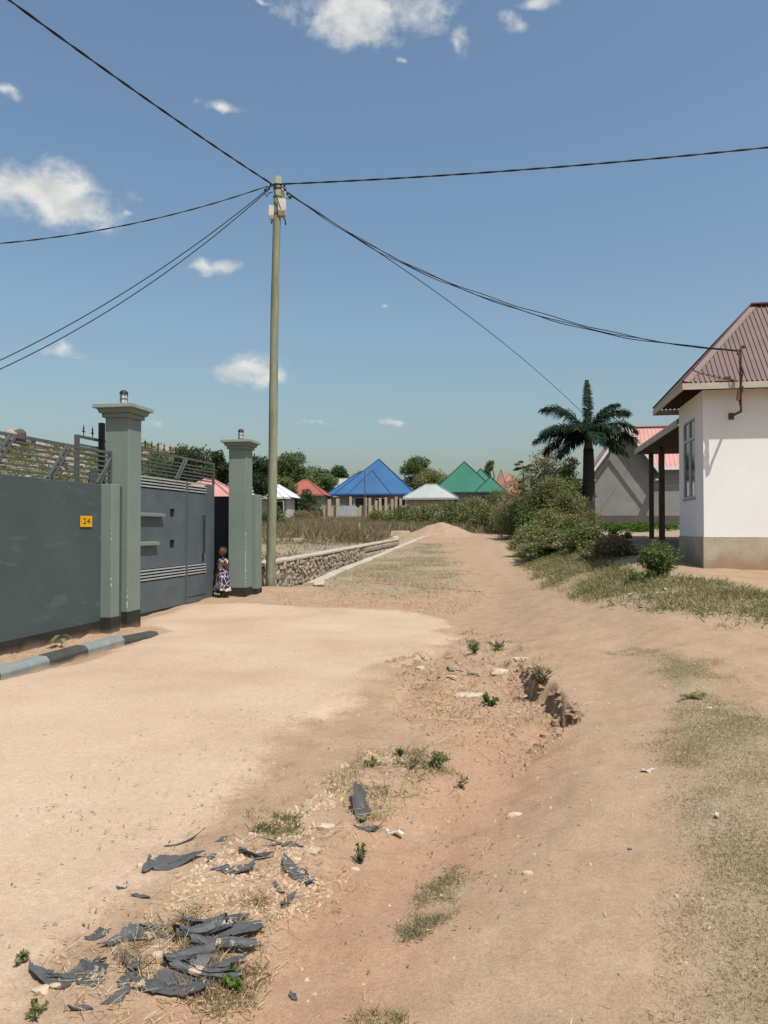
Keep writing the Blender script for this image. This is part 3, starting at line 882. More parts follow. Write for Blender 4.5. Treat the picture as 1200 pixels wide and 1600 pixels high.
spm = spk.mesh('spike', M['dark_metal'])
for k in range(20):
    u = 11.0 + k * .25
    if 11.4 < u < 11.65: continue
    s = link('spike', spm, gt); s.location = (-.015, u, 3.045)

# ---- wall beyond the gate
rw = empty('return_wall', street(16.64, -5.95, 0), ROT, 'short grey-green wall end adjoining the far gate pillar beside the pole', 'wall')
MB().box(-.3, 0, 0, .32, .22, 2.36).build('wall_end', M['pillar_grey'], rw, bevel=.008)
MB().box(-.305, .006, -.006, .326, -.3, .22).build('base_band', M['base_black'], rw)
MB().box(-7, -.301, .1, .3, -.2, 2.33).build('inner_wall', M['shade_dark'], rw)  # wall seen in the gap by the pillar, its shade put into the colour

# ---- kerb
def kerb(u0, u1, z, dark, label, n=-5.30, tilt=0.0):
    m = MB()
    L_ = u1 - u0 - .012
    prof = [(0, -.2), (0, .075), (-.045, .125), (-.17, .13), (-.17, -.2)]
    vs = [(x, 0, zz) for x, zz in prof] + [(x, L_, zz) for x, zz in prof]
    k = len(prof)
    m.add(vs, [tuple(range(k)), tuple(reversed(range(k, 2 * k)))] + [(i, (i + 1) % k, k + (i + 1) % k, k + i) for i in range(k)])
    p = street(u0, n, z)
    r = m.build('kerb_block', M['kerb_black' if dark else 'kerb_grey'], None, bevel=.01)
    r.location = p; r.rotation_euler = (tilt, 0, ROT)
    tag(r, label, 'kerb', 'painted kerb blocks along the wall')
kerb(6.2, 7.12, 0.02, True, 'black kerb block cut off by the edge of the picture')
kerb(7.12, 7.96, .02, False, 'pale grey kerb block nearest the picture edge, between two black ones')
kerb(7.96, 8.74, .022, True, 'black kerb block between the two grey ones, below the seedling')
kerb(8.74, 9.62, .018, False, 'grey kerb block beside the foot of the number plate wall')
kerb(9.62, 10.62, -.01, True, 'last black kerb block, half buried beside the gate pillar', tilt=R(-2.5))

# ---- utility pole
pz = H(-2.82, 19.0)
pole = empty('utility_pole', (-2.82, 19.0, pz), 0, 'tall round wooden utility pole with cable boxes near its top', 'pole')
top = Vector((.165, 0, 10.36 - pz))
pts = []; rad = []
for k in range(15):
    t = k / 14
    pts.append(Vector((0, 0, -.4)).lerp(top, t) + Vector((.012 * math.sin(t * 7), 0, 0)))
    rad.append(.122 - .03 * t + .004 * math.sin(k * 2.1))
MB().tube(pts, rad, 18).build('shaft', M['pole_wood'], pole, smooth=True)
def PT(z): return Vector((.165 * (z - pz) / (10.36 - pz), 0, z - pz))
def meterbox(dx, dy, z0, w, d, h, name):
    c = PT(z0)
    m = MB()
    x0, x1, y0, y1 = c.x + dx - w / 2, c.x + dx + w / 2, dy - d / 2, dy + d / 2
    m.taper(x0, x1, y0 + d * .25, y1, c.z, x0, x1, y0, y1, c.z + h * .25)
    m.box(x0, x1, y0, y1, c.z + h * .25 + .0005, c.z + h)
    return m.build(name, M['box_cream'], pole, bevel=.01)
meterbox(.14, -.06, 9.36, .19, .2, .4, 'junction_box')
meterbox(-.13, -.02, 9.28, .13, .12, .34, 'junction_box')
meterbox(.14, .06, 9.82, .10, .1, .26, 'junction_box')
for z in (9.42, 9.85, 10.06, 10.15):
    c = PT(z)
    MB().lathe([(.100, -.02), (.104, -.02), (.104, .02), (.100, .02)], 18, c).build('strap', M['rail_metal' if z < 10 else 'dark_metal'], pole)
rngp = random.Random(3)
def loop(pts, r=.012, name='tail_cable'):
    MB().tube([Vector(p) for p in pts], r, 6).build(name, M['cable'], pole, smooth=True)
c = PT(10.12)
loop([c + Vector((-.1, -.05, 0)), c + Vector((-.26, -.08, -.05)), c + Vector((-.3, -.08, -.22)), c + Vector((-.25, -.08, -.3)), c + Vector((-.21, -.08, -.2)), c + Vector((-.11, -.1, -.18))])
loop([c + Vector((.1, -.05, -.02)), c + Vector((.22, -.08, -.12)), c + Vector((.3, -.06, -.32)), c + Vector((.15, -.1, -.36)), c + Vector((.12, -.14, -.55))])
loop([c + Vector((-.09, -.1, -.02)), c + Vector((-.05, -.14, -.2)), c + Vector((.03, -.15, -.4)), c + Vector((.1, -.16, -.62))])
loop([c + Vector((.13, -.1, -.78)), c + Vector((.2, -.1, -.86)), c + Vector((.22, -.1, -1.0))], .018)
loop([c + Vector((-.12, -.06, -.86)), c + Vector((-.14, -.06, -.95))], .02)
for dx, dz in ((-.2, -.05), (-.3, -.12), (-.16, .03), (.2, -.1), (.26, -.2), (.33, -.3), (.18, .0)):
    MB().box(c.x + dx - .025, c.x + dx + .025, -.09, -.03, c.z + dz - .03, c.z + dz + .03).build('clamp', M['cable'], pole, bevel=.008)

# ---- overhead cables
PTOP = Vector((-2.82 + .16, 18.95, 10.13))
def cable(a, b, sag, label, strands=2, r=.011, tw=.016, pitch=.55, via=None, spread=None):
    a, b = Vector(a), Vector(b)
    if via is not None:      # bend the sag so that the cable passes this point's height at its place along the span
        v = Vector(via); d = (b - a); hd = Vector((d.x, d.y)); t = Vector((v.x - a.x, v.y - a.y)).dot(hd) / hd.length_squared
        sag = (a.z + d.z * t - v.z) / (4 * t * (1 - t))
    L_ = (b - a).length
    n = int(min(260, max(40, L_ / .11)))
    d = (b - a).normalized(); s1 = d.cross(Vector((0, 0, 1))).normalized(); s2 = s1.cross(d)
    m = MB()
    for k in range(strands):
        pts = []
        for i in range(n + 1):
            t = i / n
            p = a.lerp(b, t) - Vector((0, 0, 4 * sag * t * (1 - t)))
            ph = 2 * math.pi * (k / strands + t * L_ / pitch)
            w = tw
            if spread: p = p + s2 * (spread * (k - (strands - 1) / 2) * math.sin(math.pi * min(1, t * 1.05)) * (.7 + .5 * math.sin(t * 9 + k)))
            pts.append(p + s1 * (w * math.cos(ph)) + s2 * (w * math.sin(ph)))
        m.tube(pts, r, 5)
    o = m.build('overhead_cable', M['cable'], None, smooth=True)
    tag(o, label, 'cable', 'overhead cables from the pole')
    return o
v = at(210, 142, 15.3)
e = at(20, 0, 11.6)
far = PTOP + (e - PTOP) * 3.1; far.z = 10.3
cable(PTOP + Vector((-.08, 0, .0)), far, 0, 'thick twisted cable climbing from the pole top to the upper picture corner above the gate', 2, .014, .010, 1.1, via=e)
e = at(0, 380, 17.0); far = PTOP + (e - PTOP) * 2.2; far.z = 7.6
cable(PTOP + Vector((-.25, -.06, -.05)), far, 0, 'single cable running flat from the pole over the compound, highest of three', 2, .010, .008, 1.0, via=e)
e = at(0, 563, 17.0); far = PTOP + (e - PTOP) * 1.45; far.z = 3.9
cable(PTOP + Vector((-.2, -.06, -.1)), far, 0, 'upper of two close cables sagging from the pole into the compound', 1, .012, .0, .5, via=e)
e = at(0, 577, 16.8); far = PTOP + (e - PTOP) * 1.45; far.z = 3.75
cable(PTOP + Vector((-.18, -.08, -.13)), far, 0, 'lower of two close cables sagging from the pole into the compound', 1, .012, .0, .5, via=e)
e = at(1200, 230, 16.4); far = PTOP + (e - PTOP) * 2.0; far.z = 10.2
cable(PTOP + Vector((.08, 0, .03)), far, 0, 'twisted cable running almost level from the pole top across the road', 2, .014, .010, 1.1, via=e)
HC = Vector((6.08, 14.6, .83))
def house(x, y, z): 
    return HC + Vector((x * UY + y * UX, -x * UX + y * UY, z))
mast_top = house(.565, -.47, 4.02)
cable(PTOP + Vector((.3, -.06, -.22)), mast_top, 0, 'bundle of sagging service cables from the pole to the rusty roof mast', 3, .009, .010, 1.6, via=at(760, 470, 16.9), spread=.05)
e = at(905, 694, 46.0)
cable(PTOP + Vector((.34, -.05, -.28)), at(985, 727, 46.6), 0, 'thin straight cable dropping from the pole behind the palm to the grey house', 1, .013, 0, .5, via=at(640, 497, 28.0))
# ------------------------------------------------------------------ the drain
dr = empty('drain', (0, 0, 0), 0, 'open stone-lined drain with pale concrete copings running past the pole', 'drain')
rngd = random.Random(12)
y0, y1 = 18.9, 44.5
def strip(xa, xb, za, zb, ya, yb, step, name, mat, jit=.0):
    m = MB(); n = max(2, int((yb - ya) / step)); vs = []; fs = []
    for i in range(n + 1):
        y = ya + (yb - ya) * i / n
        a, b = DRAIN(y) + xa + rngd.uniform(-jit, jit), DRAIN(y) + xb + rngd.uniform(-jit, jit)
        z0, z1 = za(y), zb(y) + rngd.uniform(-jit, jit) * .6
        vs += [(a, y, z0), (b, y, z0), (b, y, z1), (a, y, z1)]
    for i in range(n):
        for k in range(4):
            fs.append((i * 4 + k, i * 4 + (k + 1) % 4, i * 4 + 4 + (k + 1) % 4, i * 4 + 4 + k))
    fs += [(0, 3, 2, 1), (n * 4, n * 4 + 1, n * 4 + 2, n * 4 + 3)]
    m.add(vs, fs)
    return m.build(name, mat, dr, bevel=.015)
ftop = lambda y: field_z(y) + .02
def rtop(y): return float(base_h(DRAIN(y) + .3, y)) + .07
lw = strip(-1.55, -1.24, lambda y: -.3, lambda y: ftop(y) - .02, y0, y1, 1.0, 'mortar_wall', M['mortar'])
strip(-1.62, -1.19, lambda y: ftop(y) - .018, lambda y: ftop(y) + .06, y0 - .1, y1, .6, 'coping', M['concrete'], .018)
strip(.0, .3, lambda y: -.3, lambda y: rtop(y), y0 + .1, 45.2, .6, 'coping', M['concrete'], .02)
# stones of the lined side, each one laid on its own
def stone_mesh(seed, n=7):
    rg = random.Random(seed); m = MB()
    prof = []
    for k in range(n):
        a = 2 * math.pi * k / n + rg.uniform(-.25, .25)
        r = rg.uniform(.40, .56)
        prof.append((max(-.5, min(.5, r * 1.12 * math.cos(a))), max(-.5, min(.5, r * 1.12 * math.sin(a)))))
    vs = [(-.3, a, b) for a, b in prof] + [(.28, a * .96, b * .96) for a, b in prof] + [(.5 + rg.uniform(-.15, .1), a * .62, b * .62) for a, b in prof]
    fs = [tuple(reversed(range(n)))] + [tuple(range(2 * n, 3 * n))]
    for j in range(2):
        for k in range(n): fs.append((j * n + k, j * n + (k + 1) % n, (j + 1) * n + (k + 1) % n, (j + 1) * n + k))
    m.add(vs, fs); return m
SM = [[stone_mesh(s).mesh('stone', M[k]) for k in ('stone_a', 'stone_b', 'stone_c')] for s in range(6)]
placed = []
for _try in range(9000):
    yy = rngd.uniform(y0 + .05, 33.5); sz = rngd.choice((.14, .18, .22, .28, .34))
    zz = rngd.uniform(-.05, ftop(yy) - .03 - sz * .3)
    if any(abs(yy - a) < 1 and math.hypot((yy - a) * .85, zz - b) < (sz + c_) * .43 for a, b, c_ in placed): continue
    placed.append((yy, zz, sz))
    if len(placed) >= 300: break
for yy, zz, sz in placed:
    s = link('stone', SM[rngd.randrange(6)][rngd.randrange(3)], lw)
    s.location = (DRAIN(yy) - 1.235, yy, zz)
    s.scale = (.08 + rngd.uniform(-.02, .05), sz * rngd.uniform(1.0, 1.35), sz * rngd.uniform(.8, 1.05))
    s.rotation_euler = (rngd.uniform(-.9, .9), 0, -.156)
y = 33.5
far_st = MB()
while y < y1:
    for r_ in range(3):
        hi = ftop(y) - .03; hgt = (hi + .06) / 3
        yy = y + rngd.uniform(-.06, .06)
        me_ = stone_mesh(rngd.randrange(40))
        sx = (.1, .27, hgt)
        me_.v = [(DRAIN(yy) - 1.235 + p[0] * sx[0], yy + p[1] * sx[1], -.06 + hgt * (r_ + .5) + p[2] * sx[2]) for p in me_.v]
        far_st.add(me_.v, me_.f)
    y += .25
fs_ = far_st.build('stones', M['stone_a'], lw); fs_['kind'] = 'stuff'
# loose blocks at the mouth and a gap in the far end
for i, (px, py, s, lb) in enumerate([(466, 913, .2, 'small dark concrete block lying at the near mouth of the drain'), (497, 916, .24, 'broken concrete lump at the end of the drain coping'), (618, 846, .4, 'rubble lump at the far end of the stone drain')]):
    p = gp(px, py)
    m = stone_mesh(50 + i, 6)
    m.v = [(a * s * 1.3, b * s * 1.2, (c + .3) * s * .8) for a, b, c in m.v]
    o = m.build('rubble_block', M['stone_b' if i == 0 else 'concrete'], None, bevel=.01)
    o.location = p; tag(o, lb, 'rubble')
# low foundation strips in the plot
def footing(a, b, w, h, label):
    p, q = gp(*a), gp(*b)
    m = MB(); n = 8; vs = []; fs = []
    d = (q - p); d.z = 0; s = Vector((-d.y, d.x, 0)).normalized() * w / 2
    for i in range(n + 1):
        c = p.lerp(q, i / n); c.z = H(c.x, c.y)
        for k, (sg, zz) in enumerate(((-1, -.2), (1, -.2), (1, h), (-1, h))): vs.append(c + s * sg + Vector((0, 0, zz + rngd.uniform(-.02, .02))))
    for i in range(n):
        for k in range(4): fs.append((i * 4 + k, i * 4 + (k + 1) % 4, i * 4 + 4 + (k + 1) % 4, i * 4 + 4 + k))
    fs += [(0, 3, 2, 1), (n * 4, n * 4 + 1, n * 4 + 2, n * 4 + 3)]
    m.add(vs, fs); o = m.build('foundation_strip', M['concrete'], None, bevel=.02)
    tag(o, label, 'foundation')
footing((482, 838), (640, 837), .3, .28, 'low pale concrete foundation strip crossing behind the drain')
footing((408, 846), (478, 845), .3, .15, 'short low foundation strip in the dry plot beyond the pole')
# spoil heap
def heap(px, py, rx, ry, h, seed, mat, label, name='earth_heap'):
    p = gp(px, py); n = 46; vs = []; fs = []
    for i in range(n):
        for j in range(n):
            a, b = -1.15 + 2.3 * i / (n - 1), -1.15 + 2.3 * j / (n - 1)
            x, y = p.x + a * rx, p.y + b * ry
            r = math.hypot(a, b) * (1 + .22 * float(vnoise(a * 1.7 + seed, b * 1.7, seed)))
            z = h * max(0, 1 - r) ** 1.15 + h * .16 * float(fbm(np.array(a * 5.), np.array(b * 5.), seed, 3)) * max(0, 1 - r)
            vs.append((x, y, H(x, y) + z - .02 - (.1 if r > 1.0 else 0)))
    for i in range(n - 1):
        for j in range(n - 1):
            fs.append((i * n + j, (i + 1) * n + j, (i + 1) * n + j + 1, i * n + j + 1))
    o = MB().add(vs, fs).build(name, mat, None, smooth=True)
    tag(o, label, 'heap'); return o
M['heap'] = pmat('heap', (.40, .295, .205), (.33, .235, .16), scale=2.5, rough=1, bump=.6, bscale=14, spec=.05)
heap(690, 837, 2.6, 2.0, .95, 3, M['heap'], 'pale brown earth heap at the far bend beside the drain end')

# ------------------------------------------------------------------ corrugated roof slope
def slope(c0, along, up, rise, length, lim, pitch=.09, amp=.017, name='roof_sheet', mat=None, parent=None, rust=None):
    """c0: eave corner; along, up: unit plan vectors; lim(a) -> plan run; rise: tan of the pitch"""
    along, up = Vector(along), Vector(up)
    n = int(length / pitch)
    vs = []; fs = []
    prof = ((0, 0), (.30, 0), (.42, 1), (.62, 1), (.74, 0))
    cols = []
    for i in range(n):
        for t, h in prof: cols.append(((i + t) * pitch, h))
    cols.append((n * pitch, 0))
    for a, h in cols:
        r = max(.002, lim(a))
        for s in (0, r):
            p = Vector(c0) + along * a + up * s + Vector((0, 0, rise * s + h * amp * 1.6))
            vs.append(p)
    for i in range(len(cols) - 1):
        fs.append((2 * i, 2 * i + 2, 2 * i + 3, 2 * i + 1))
    m = MB().add(vs, fs)
    return m.build(name, mat, parent)

# ------------------------------------------------------------------ white house
wh = empty('white_house', HC, ROT, 'white rendered house with maroon corrugated hip roof and brown stained plinth', 'house')
T_ = .2
MB().holed('y', 0, T_, 0, 9, .6, 3.4, []).build('front_wall', M['white_wall'], wh)
MB().holed('x', .0, T_, T_, 2.3, .6, 3.4, [(.70, 1.82, 1.38, 2.99)]).build('side_wall', M['white_wall'], wh)
MB().box(T_, 9, 2.1, 2.3, .6, 3.4).build('back_wall', M['white_wall'], wh)
MB().box(9 - T_, 9, T_, 2.1, .6, 3.4).build('end_wall', M['white_wall'], wh)
MB().box(-.012, 9, -.012, 2.312, -.5, .6).build('plinth', M['plinth'], wh)
MB().box(1.9, 9, 2.32, 8.6, .0, 3.3).build('rear_wing_wall', M['white_wall'], wh)
RISE = 1.10; E0 = -.42; EF = -.34; EZ = 3.48; DEP = 3.36
half = DEP / 2
rf = slope((E0, EF, EZ), (1, 0, 0), (0, 1, 0), RISE, 9.4, lambda a: min(half, a), mat=M['roof_maroon'], parent=wh)
slope((E0, EF + DEP, EZ), (0, -1, 0), (1, 0, 0), RISE, DEP, lambda a: min(a, DEP - a), mat=M['roof_maroon'], parent=wh)
slope((9.0, EF + DEP, EZ), (-1, 0, 0), (0, -1, 0), RISE, 9.4, lambda a: half if a < 7.7 else max(0, 9.42 - a), mat=M['roof_maroon'], parent=wh)
ap = Vector((E0 + half, EF + half, EZ + half * RISE))
for a, b in (((E0, EF, EZ), ap), ((E0, EF + DEP, EZ), ap)):
    a = Vector(a); d = (b - a).normalized(); m = MB()
    sgn = 1 if a.y < 0 else -1
    s1, s2 = Vector((1, 0, 0)), Vector((0, sgn, 0))
    lift = Vector((0, 0, .045))
    vs = [a + lift, b + lift, b + s1 * .02 + Vector((0, 0, .04)), a + s1 * .16 + Vector((0, 0, .035)), b + Vector((0, 0, .02)), a + s2 * .16 + Vector((0, 0, .035))]
    # flashing laid over both slopes
    m.add([a + lift, b + lift, b + s1 * .12 + Vector((0, 0, .02)), a + s1 * .12 + Vector((0, 0, .02))], [(0, 1, 2, 3)])
    m.add([a + lift, b + lift, b + s2 * .12 + Vector((0, 0, .02)), a + s2 * .12 + Vector((0, 0, .02))], [(0, 1, 2, 3)])
    m.build('hip_cap', M['roof_maroon'], rf)
    MB().tube([a + Vector((-.012, -.012 * sgn, .05)), b + Vector((0, 0, .055))], .016, 6).build('cap_edge', M['roof_edge'], rf)
MB().bar(ap + Vector((-.02, 0, .035)), (9, ap.y, ap.z + .035), .16, .03).build('ridge_cap', M['roof_edge'], rf)
MB().box(E0 - .012, 9, EF - .012, EF + .012, EZ - .12, EZ - .004).build('fascia', M['fascia'], wh)
MB().box(E0 - .012, E0 + .012, EF + .0125, EF + DEP, EZ - .12, EZ - .004).build('fascia', M['fascia'], wh)
MB().box(E0 + .0125, 9, EF + DEP - .012, EF + DEP + .012, EZ - .12, EZ - .004).build('fascia', M['fascia'], wh)
# torn, rusted sheet edge
tear = MB()
rt = random.Random(8)
for k in range(9):
    x = .16 + k * .04; h = .012 + .03 * math.sin(math.pi * (k + .5) / 9) + rt.uniform(0, .012)
    tear.add([(x, EF - .004, EZ + .02), (x + .05, EF - .004, EZ + .02), (x + .045, EF + h * .9, EZ + h + .024), (x + .008, EF + h, EZ + h * 1.2 + .026)], [(0, 1, 2, 3)])
tear.build('rust_patch', M['rust'], rf)
# window
wn = MB().holed('x', -.004, .05, .70, 1.82, 1.38, 2.99, [(.735, 1.785, 1.415, 2.955)]).build('window', M['frame_white'], wh)
MB().bar((.02, .735, 2.585), (.02, 1.785, 2.585), .04, .045).build('transom', M['frame_white'], wn)
MB().bar((.02, 1.26, 1.415), (.02, 1.26, 2.955), .04, .045, up=(1, 0, 0)).build('mullion', M['frame_white'], wn)
MB().bar((.03, 1.22, 1.43), (.03, 1.22, 2.56), .03, .035, up=(1, 0, 0)).build('sash_stile', M['frame_white'], wn)
def glass():
    m, nt, N, L, B = nodes_of('window_glass')
    B.inputs['Base Color'].default_value = (.03, .036, .045, 1); B.inputs['Roughness'].default_value = .04
    B.inputs['Specular IOR Level'].default_value = .9
    return m
M['glass'] = glass()
for a, b, z0, z1 in ((.736, 1.238, 1.416, 2.562), (1.282, 1.784, 1.416, 2.562), (.736, 1.238, 2.608, 2.954), (1.282, 1.784, 2.608, 2.954)):
    MB().box(.026, .03, a, b, z0, z1).build('pane', M['glass'], wn)
MB().box(-.03, .05, .68, 1.84, 1.345, 1.379).build('sill', M['plinth'], wn)
# porch: open lean-to behind the room
PZ = 3.16
pr = MB()
pr.add([(-.02, 2.32, PZ), (-.02, 8.85, PZ), (2.2, 8.85, PZ + 1.3), (2.2, 2.32, PZ + 1.3), (-.02, 2.32, PZ + .02), (-.02, 8.85, PZ + .02), (2.2, 8.85, PZ + 1.32), (2.2, 2.32, PZ + 1.32)],
       [(0, 3, 2, 1), (4, 5, 6, 7), (0, 1, 5, 4), (1, 2, 6, 5), (2, 3, 7, 6), (3, 0, 4, 7)])
pch = pr.build('porch_roof', M['roof_maroon'], wh)
MB().box(.0, 2.0, 2.33, 8.8, PZ - .16, PZ - .13).build('ceiling', M['soffit'], pch)
MB().box(-.045, -.021, 2.32, 8.86, PZ - .16, PZ + .0).build('fascia', M['fascia'], pch)
MB().box(-.045, 2.0, 8.81, 8.84, PZ - .14, PZ + .0).build('fascia', M['fascia'], pch)
for i, (x, y) in enumerate(((.4, 8.62), (.4, 6.87))):
    p = house(x, y, 0); zb = H(p.x, p.y) - .83
    MB().box(x - .065 - .01 * i, x + .065 + .01 * i, y - .065, y + .065, zb - .1, PZ - .165).build('porch_post', M['timber'], wh, bevel=.012)
# service mast on the wall
mz = empty('service_mast', house(.565, 0, 2.9), ROT, 'rusty bent pipe mast carrying the service cables in front of the roof edge', 'mast')
MB().tube([(-.06, .0, -.02), (-.06, -.1, -.02), (-.03, -.35, .0), (0, -.43, .01), (0, -.45, .05), (0, -.45, 1.12), (.02, -.45, 1.2), (.05, -.45, 1.23), (.06, -.45, 1.17)], .024, 10).build('pipe', M['rust'], mz, smooth=True)
MB().box(-.11, -.01, -.012, -.0005, -.08, .05).build('wall_plate', M['rail_metal'], mz)
for dx, dz, s in ((-.05, .36, .04), (-.06, .26, .05), (.03, .42, .03), (-.05, 1.1, .04)):
    MB().box(dx - s / 2, dx + s / 2, -.49, -.45, dz - .05, dz + .05).build('insulator', M['rust'], mz, bevel=.008)
MB().tube([(-.02, -.48, 1.1), (-.035, -.49, .9), (.03, -.49, .7), (-.02, -.49, .5), (-.05, -.47, .3), (-.02, -.45, .12)], .009, 6).build('down_cable', M['cable'], mz, smooth=True)

# ------------------------------------------------------------------ grey gabled house behind the palm
gb_ = at(930, 822, 47.0); gb_.z = H(gb_.x, gb_.y)
gh = empty('grey_house', gb_, ROT, 'grey rendered gabled house with white bargeboards and pinkish red roof behind the palm', 'house')
GW, GA, GE = 3.4, 6.15, 3.72
m = MB()
def gable(y, t, w, ze, za):
    vs = [(0, y, .62), (w, y, .62), (w, y, ze), (w / 2, y, za), (0, y, ze)]
    vs += [(a, y + t, c) for a, b, c in vs]
    return vs, [(0, 1, 2, 3, 4), (9, 8, 7, 6, 5)] + [(i, (i + 1) % 5, 5 + (i + 1) % 5, 5 + i) for i in range(5)]
m.add(*gable(0, .2, GW, GE, GA - .1)); m.build('gable_wall', M['grey_render'], gh)
MB().box(0, .2, .2, 6, .62, GE - .02).build('side_wall', M['grey_render'], gh)
MB().box(-.02, GW + .02, -.02, 6.0, -.4, .62).build('plinth', M['plinth_dark'], gh)
MB().box(GW, 9.5, 1.0, 1.2, .62, 3.7).build('wing_wall', M['grey_render'], gh)
MB().box(GW + .021, 9.5, .98, 6.0, -.4, .62).build('plinth', M['plinth_dark'], gh)
MB().box(1.6, 1.8, -.006, .01, 4.55, 4.95).build('vent', M['void'], gh)
sl = (GA - GE) / (GW / 2)
# ribbed slopes of the gable roof and the wing
ovh = .47
slope((-ovh, -.82, GE - ovh * sl + .03), (0, 1, 0), (1, 0, 0), sl, 6.72, lambda a: GW / 2 + ovh, .25, .02, mat=M['roof_pink'], parent=gh)
slope((GW + ovh, 5.9, GE - ovh * sl + .03), (0, -1, 0), (-1, 0, 0), sl, 6.72, lambda a: GW / 2 + ovh, .25, .02, mat=M['roof_pink'], parent=gh)
slope((1.2, .55, 3.62), (1, 0, 0), (0, 1, 0), 1.06, 8.3, lambda a: 2.6, .25, .02, mat=M['roof_pink'], parent=gh)
slope((9.5, 5.75, 3.62), (-1, 0, 0), (0, -1, 0), 1.06, 8.3, lambda a: 2.6, .25, .02, mat=M['roof_pink'], parent=gh)
MB().bar((1.2, 3.15, 6.42), (9.5, 3.15, 6.42), .3, .05).build('ridge_cap', M['roof_pink'], gh)
for s in (-1, 1):
    a = Vector((GW / 2 + s * (GW / 2 + ovh), -.84, GE - ovh * sl - .06)); b = Vector((GW / 2, -.84, GA - .03))
    MB().add([a, b, b - Vector((0, 0, .34)), a - Vector((0, 0, .24)) , a + Vector((0, .05, 0)), b + Vector((0, .05, 0)), b + Vector((0, .05, -.34)), a + Vector((0, .05, -.24))],
             [(0, 1, 2, 3), (7, 6, 5, 4), (0, 4, 5, 1), (1, 5, 6, 2), (2, 6, 7, 3), (3, 7, 4, 0)]).build('bargeboard', M['white_trim'], gh)
    MB().box(min(a.x, a.x - s * .45), max(a.x, a.x - s * .45), -.82, .02, a.z - .26, a.z - .2).build('eave_box', M['white_trim'], gh)
MB().box(GW + .3, 9.5, .50, .545, 3.42, 3.63).build('fascia', M['white_trim'], gh)

# ------------------------------------------------------------------ village houses in the distance
def hip(m, x0, x1, y0, y1, z, rise, ridge=None, skew=0):
    """hip roof over a rectangle; returns eave and ridge points"""
    w, d = x1 - x0, y1 - y0
    run = min(w, d) / 2
    if w >= d: a, b = Vector((x0 + run, (y0 + y1) / 2, z + rise)), Vector((x1 - run, (y0 + y1) / 2, z + rise))
    else: a, b = Vector(((x0 + x1) / 2, y0 + run, z + rise)), Vector(((x0 + x1) / 2, y1 - run, z + rise))
    c = [Vector((x0, y0, z)), Vector((x1, y0, z)), Vector((x1, y1, z)), Vector((x0, y1, z))]
    if (a - b).length < 1e-3:
        m.add(c + [a], [(0, 1, 4), (1, 2, 4), (2, 3, 4), (3, 0, 4), (3, 2, 1, 0)])
        hips = [(c[i], a) for i in range(4)]
    elif w >= d:
        m.add(c + [a, b], [(0, 1, 5, 4), (1, 2, 5), (2, 3, 4, 5), (3, 0, 4), (3, 2, 1, 0)])
        hips = [(c[0], a), (c[3], a), (c[1], b), (c[2], b), (a, b)]
    else:
        m.add(c + [a, b], [(0, 1, 4), (1, 2, 5, 4), (2, 3, 5), (3, 0, 4, 5), (3, 2, 1, 0)])
        hips = [(c[0], a), (c[1], a), (c[2], b), (c[3], b), (a, b)]
    return hips
def village(name, px, py_eave, Y, roofs, wallh, roof, trim, wall, label, wins=(), rz=ROT * .6, inset=.5):
    p = at(px, py_eave, Y); g = H(p.x, p.y)
    r = empty(name, (p.x, p.y, g), rz, label, 'house', 'houses of the village beyond the plots')
    e = p.z - g
    fx0 = min(q[0] for q in roofs); fx1 = max(q[1] for q in roofs)
    for i, (x0, x1, y0, y1, dz, rise) in enumerate(roofs):
        m = MB(); hips = hip(m, x0, x1, y0, y1, e + dz, rise)
        ro = m.build('roof', roof, r)
        for a, b in hips:
            MB().tube([a + Vector((0, 0, .03)), b + Vector((0, 0, .03))], .07, 5).build('ridge_cap', trim, ro)
        MB().box(x0 - .03, x1 + .03, y0 - .03, y0 + .03, e + dz - .2, e + dz + .01).build('fascia', trim, ro)
        if i == 0 or dz == 0:
            MB().box(x0 + inset, x1 - inset, y0 + inset, y1 - inset, -.6, e + dz - .02 - .01 * i).build('wall', wall, r)
    x0, y0 = roofs[0][0], roofs[0][2]
    for (a, b, z0, z1, yy) in wins:
        w = MB().holed('y', yy - .06, yy + .02, a, b, e + z0, e + z1, [(a + .07, b - .07, e + z0 + .07, e + z1 - .07)]).build('window', M['far_pale'], r)
        MB().box(a + .071, b - .071, yy - .03, yy - .02, e + z0 + .071, e + z1 - .071).build('pane', M['void'], w)
    return r
# blue roofed house
village('blue_roofed_house', 592, 774, 108, [(-5.4, 5.4, -5.4, 5.4, 0, 5.1), (-6.6, .6, -4.2, 4.0, .02, 3.1), (-3.4, 2.3, -6.2, 1.0, -.03, 3.3)], 3, M['blue_roof'], M['blue_trim'], M['far_wall'],
        'unfinished house with large bright blue hip roof behind the block wall',
        [(-5.6, -4.2, -1.9, -.7, -3.7), (-2.6, -.9, -2.9, -.5, -5.7), (.1, 1.5, -1.9, -.6, -5.7), (3.0, 4.2, -1.7, -.6, -4.9), (-3.0, -2.7, -1.9, -.7, -5.7)])
village('green_roofed_house', 728, 771, 104, [(-4.4, 4.0, -4.2, 4.2, 0, 4.3), (-1.0, 5.0, -1.5, 4.8, .04, 3.4), (1.2, 5.2, -5.0, 0.5, -.02, 2.0)], 3, M['green_roof'], M['green_trim'], M['far_wall'],
        'house with dark green hip roof behind the bushes', [(.9 - 3, 2.0 - 3, -1.6, -.5, -3.7), (1.9, 3.0, -1.5, -.5, -4.5)])
village('silver_roofed_shed', 674, 779, 86, [(-3.0, 3.0, -2.4, 2.4, 0, 1.55)], 2, M['silver_roof'], M['sheet'], M['block'],
        'small shed with low pale grey pyramid roof in front of the trees')
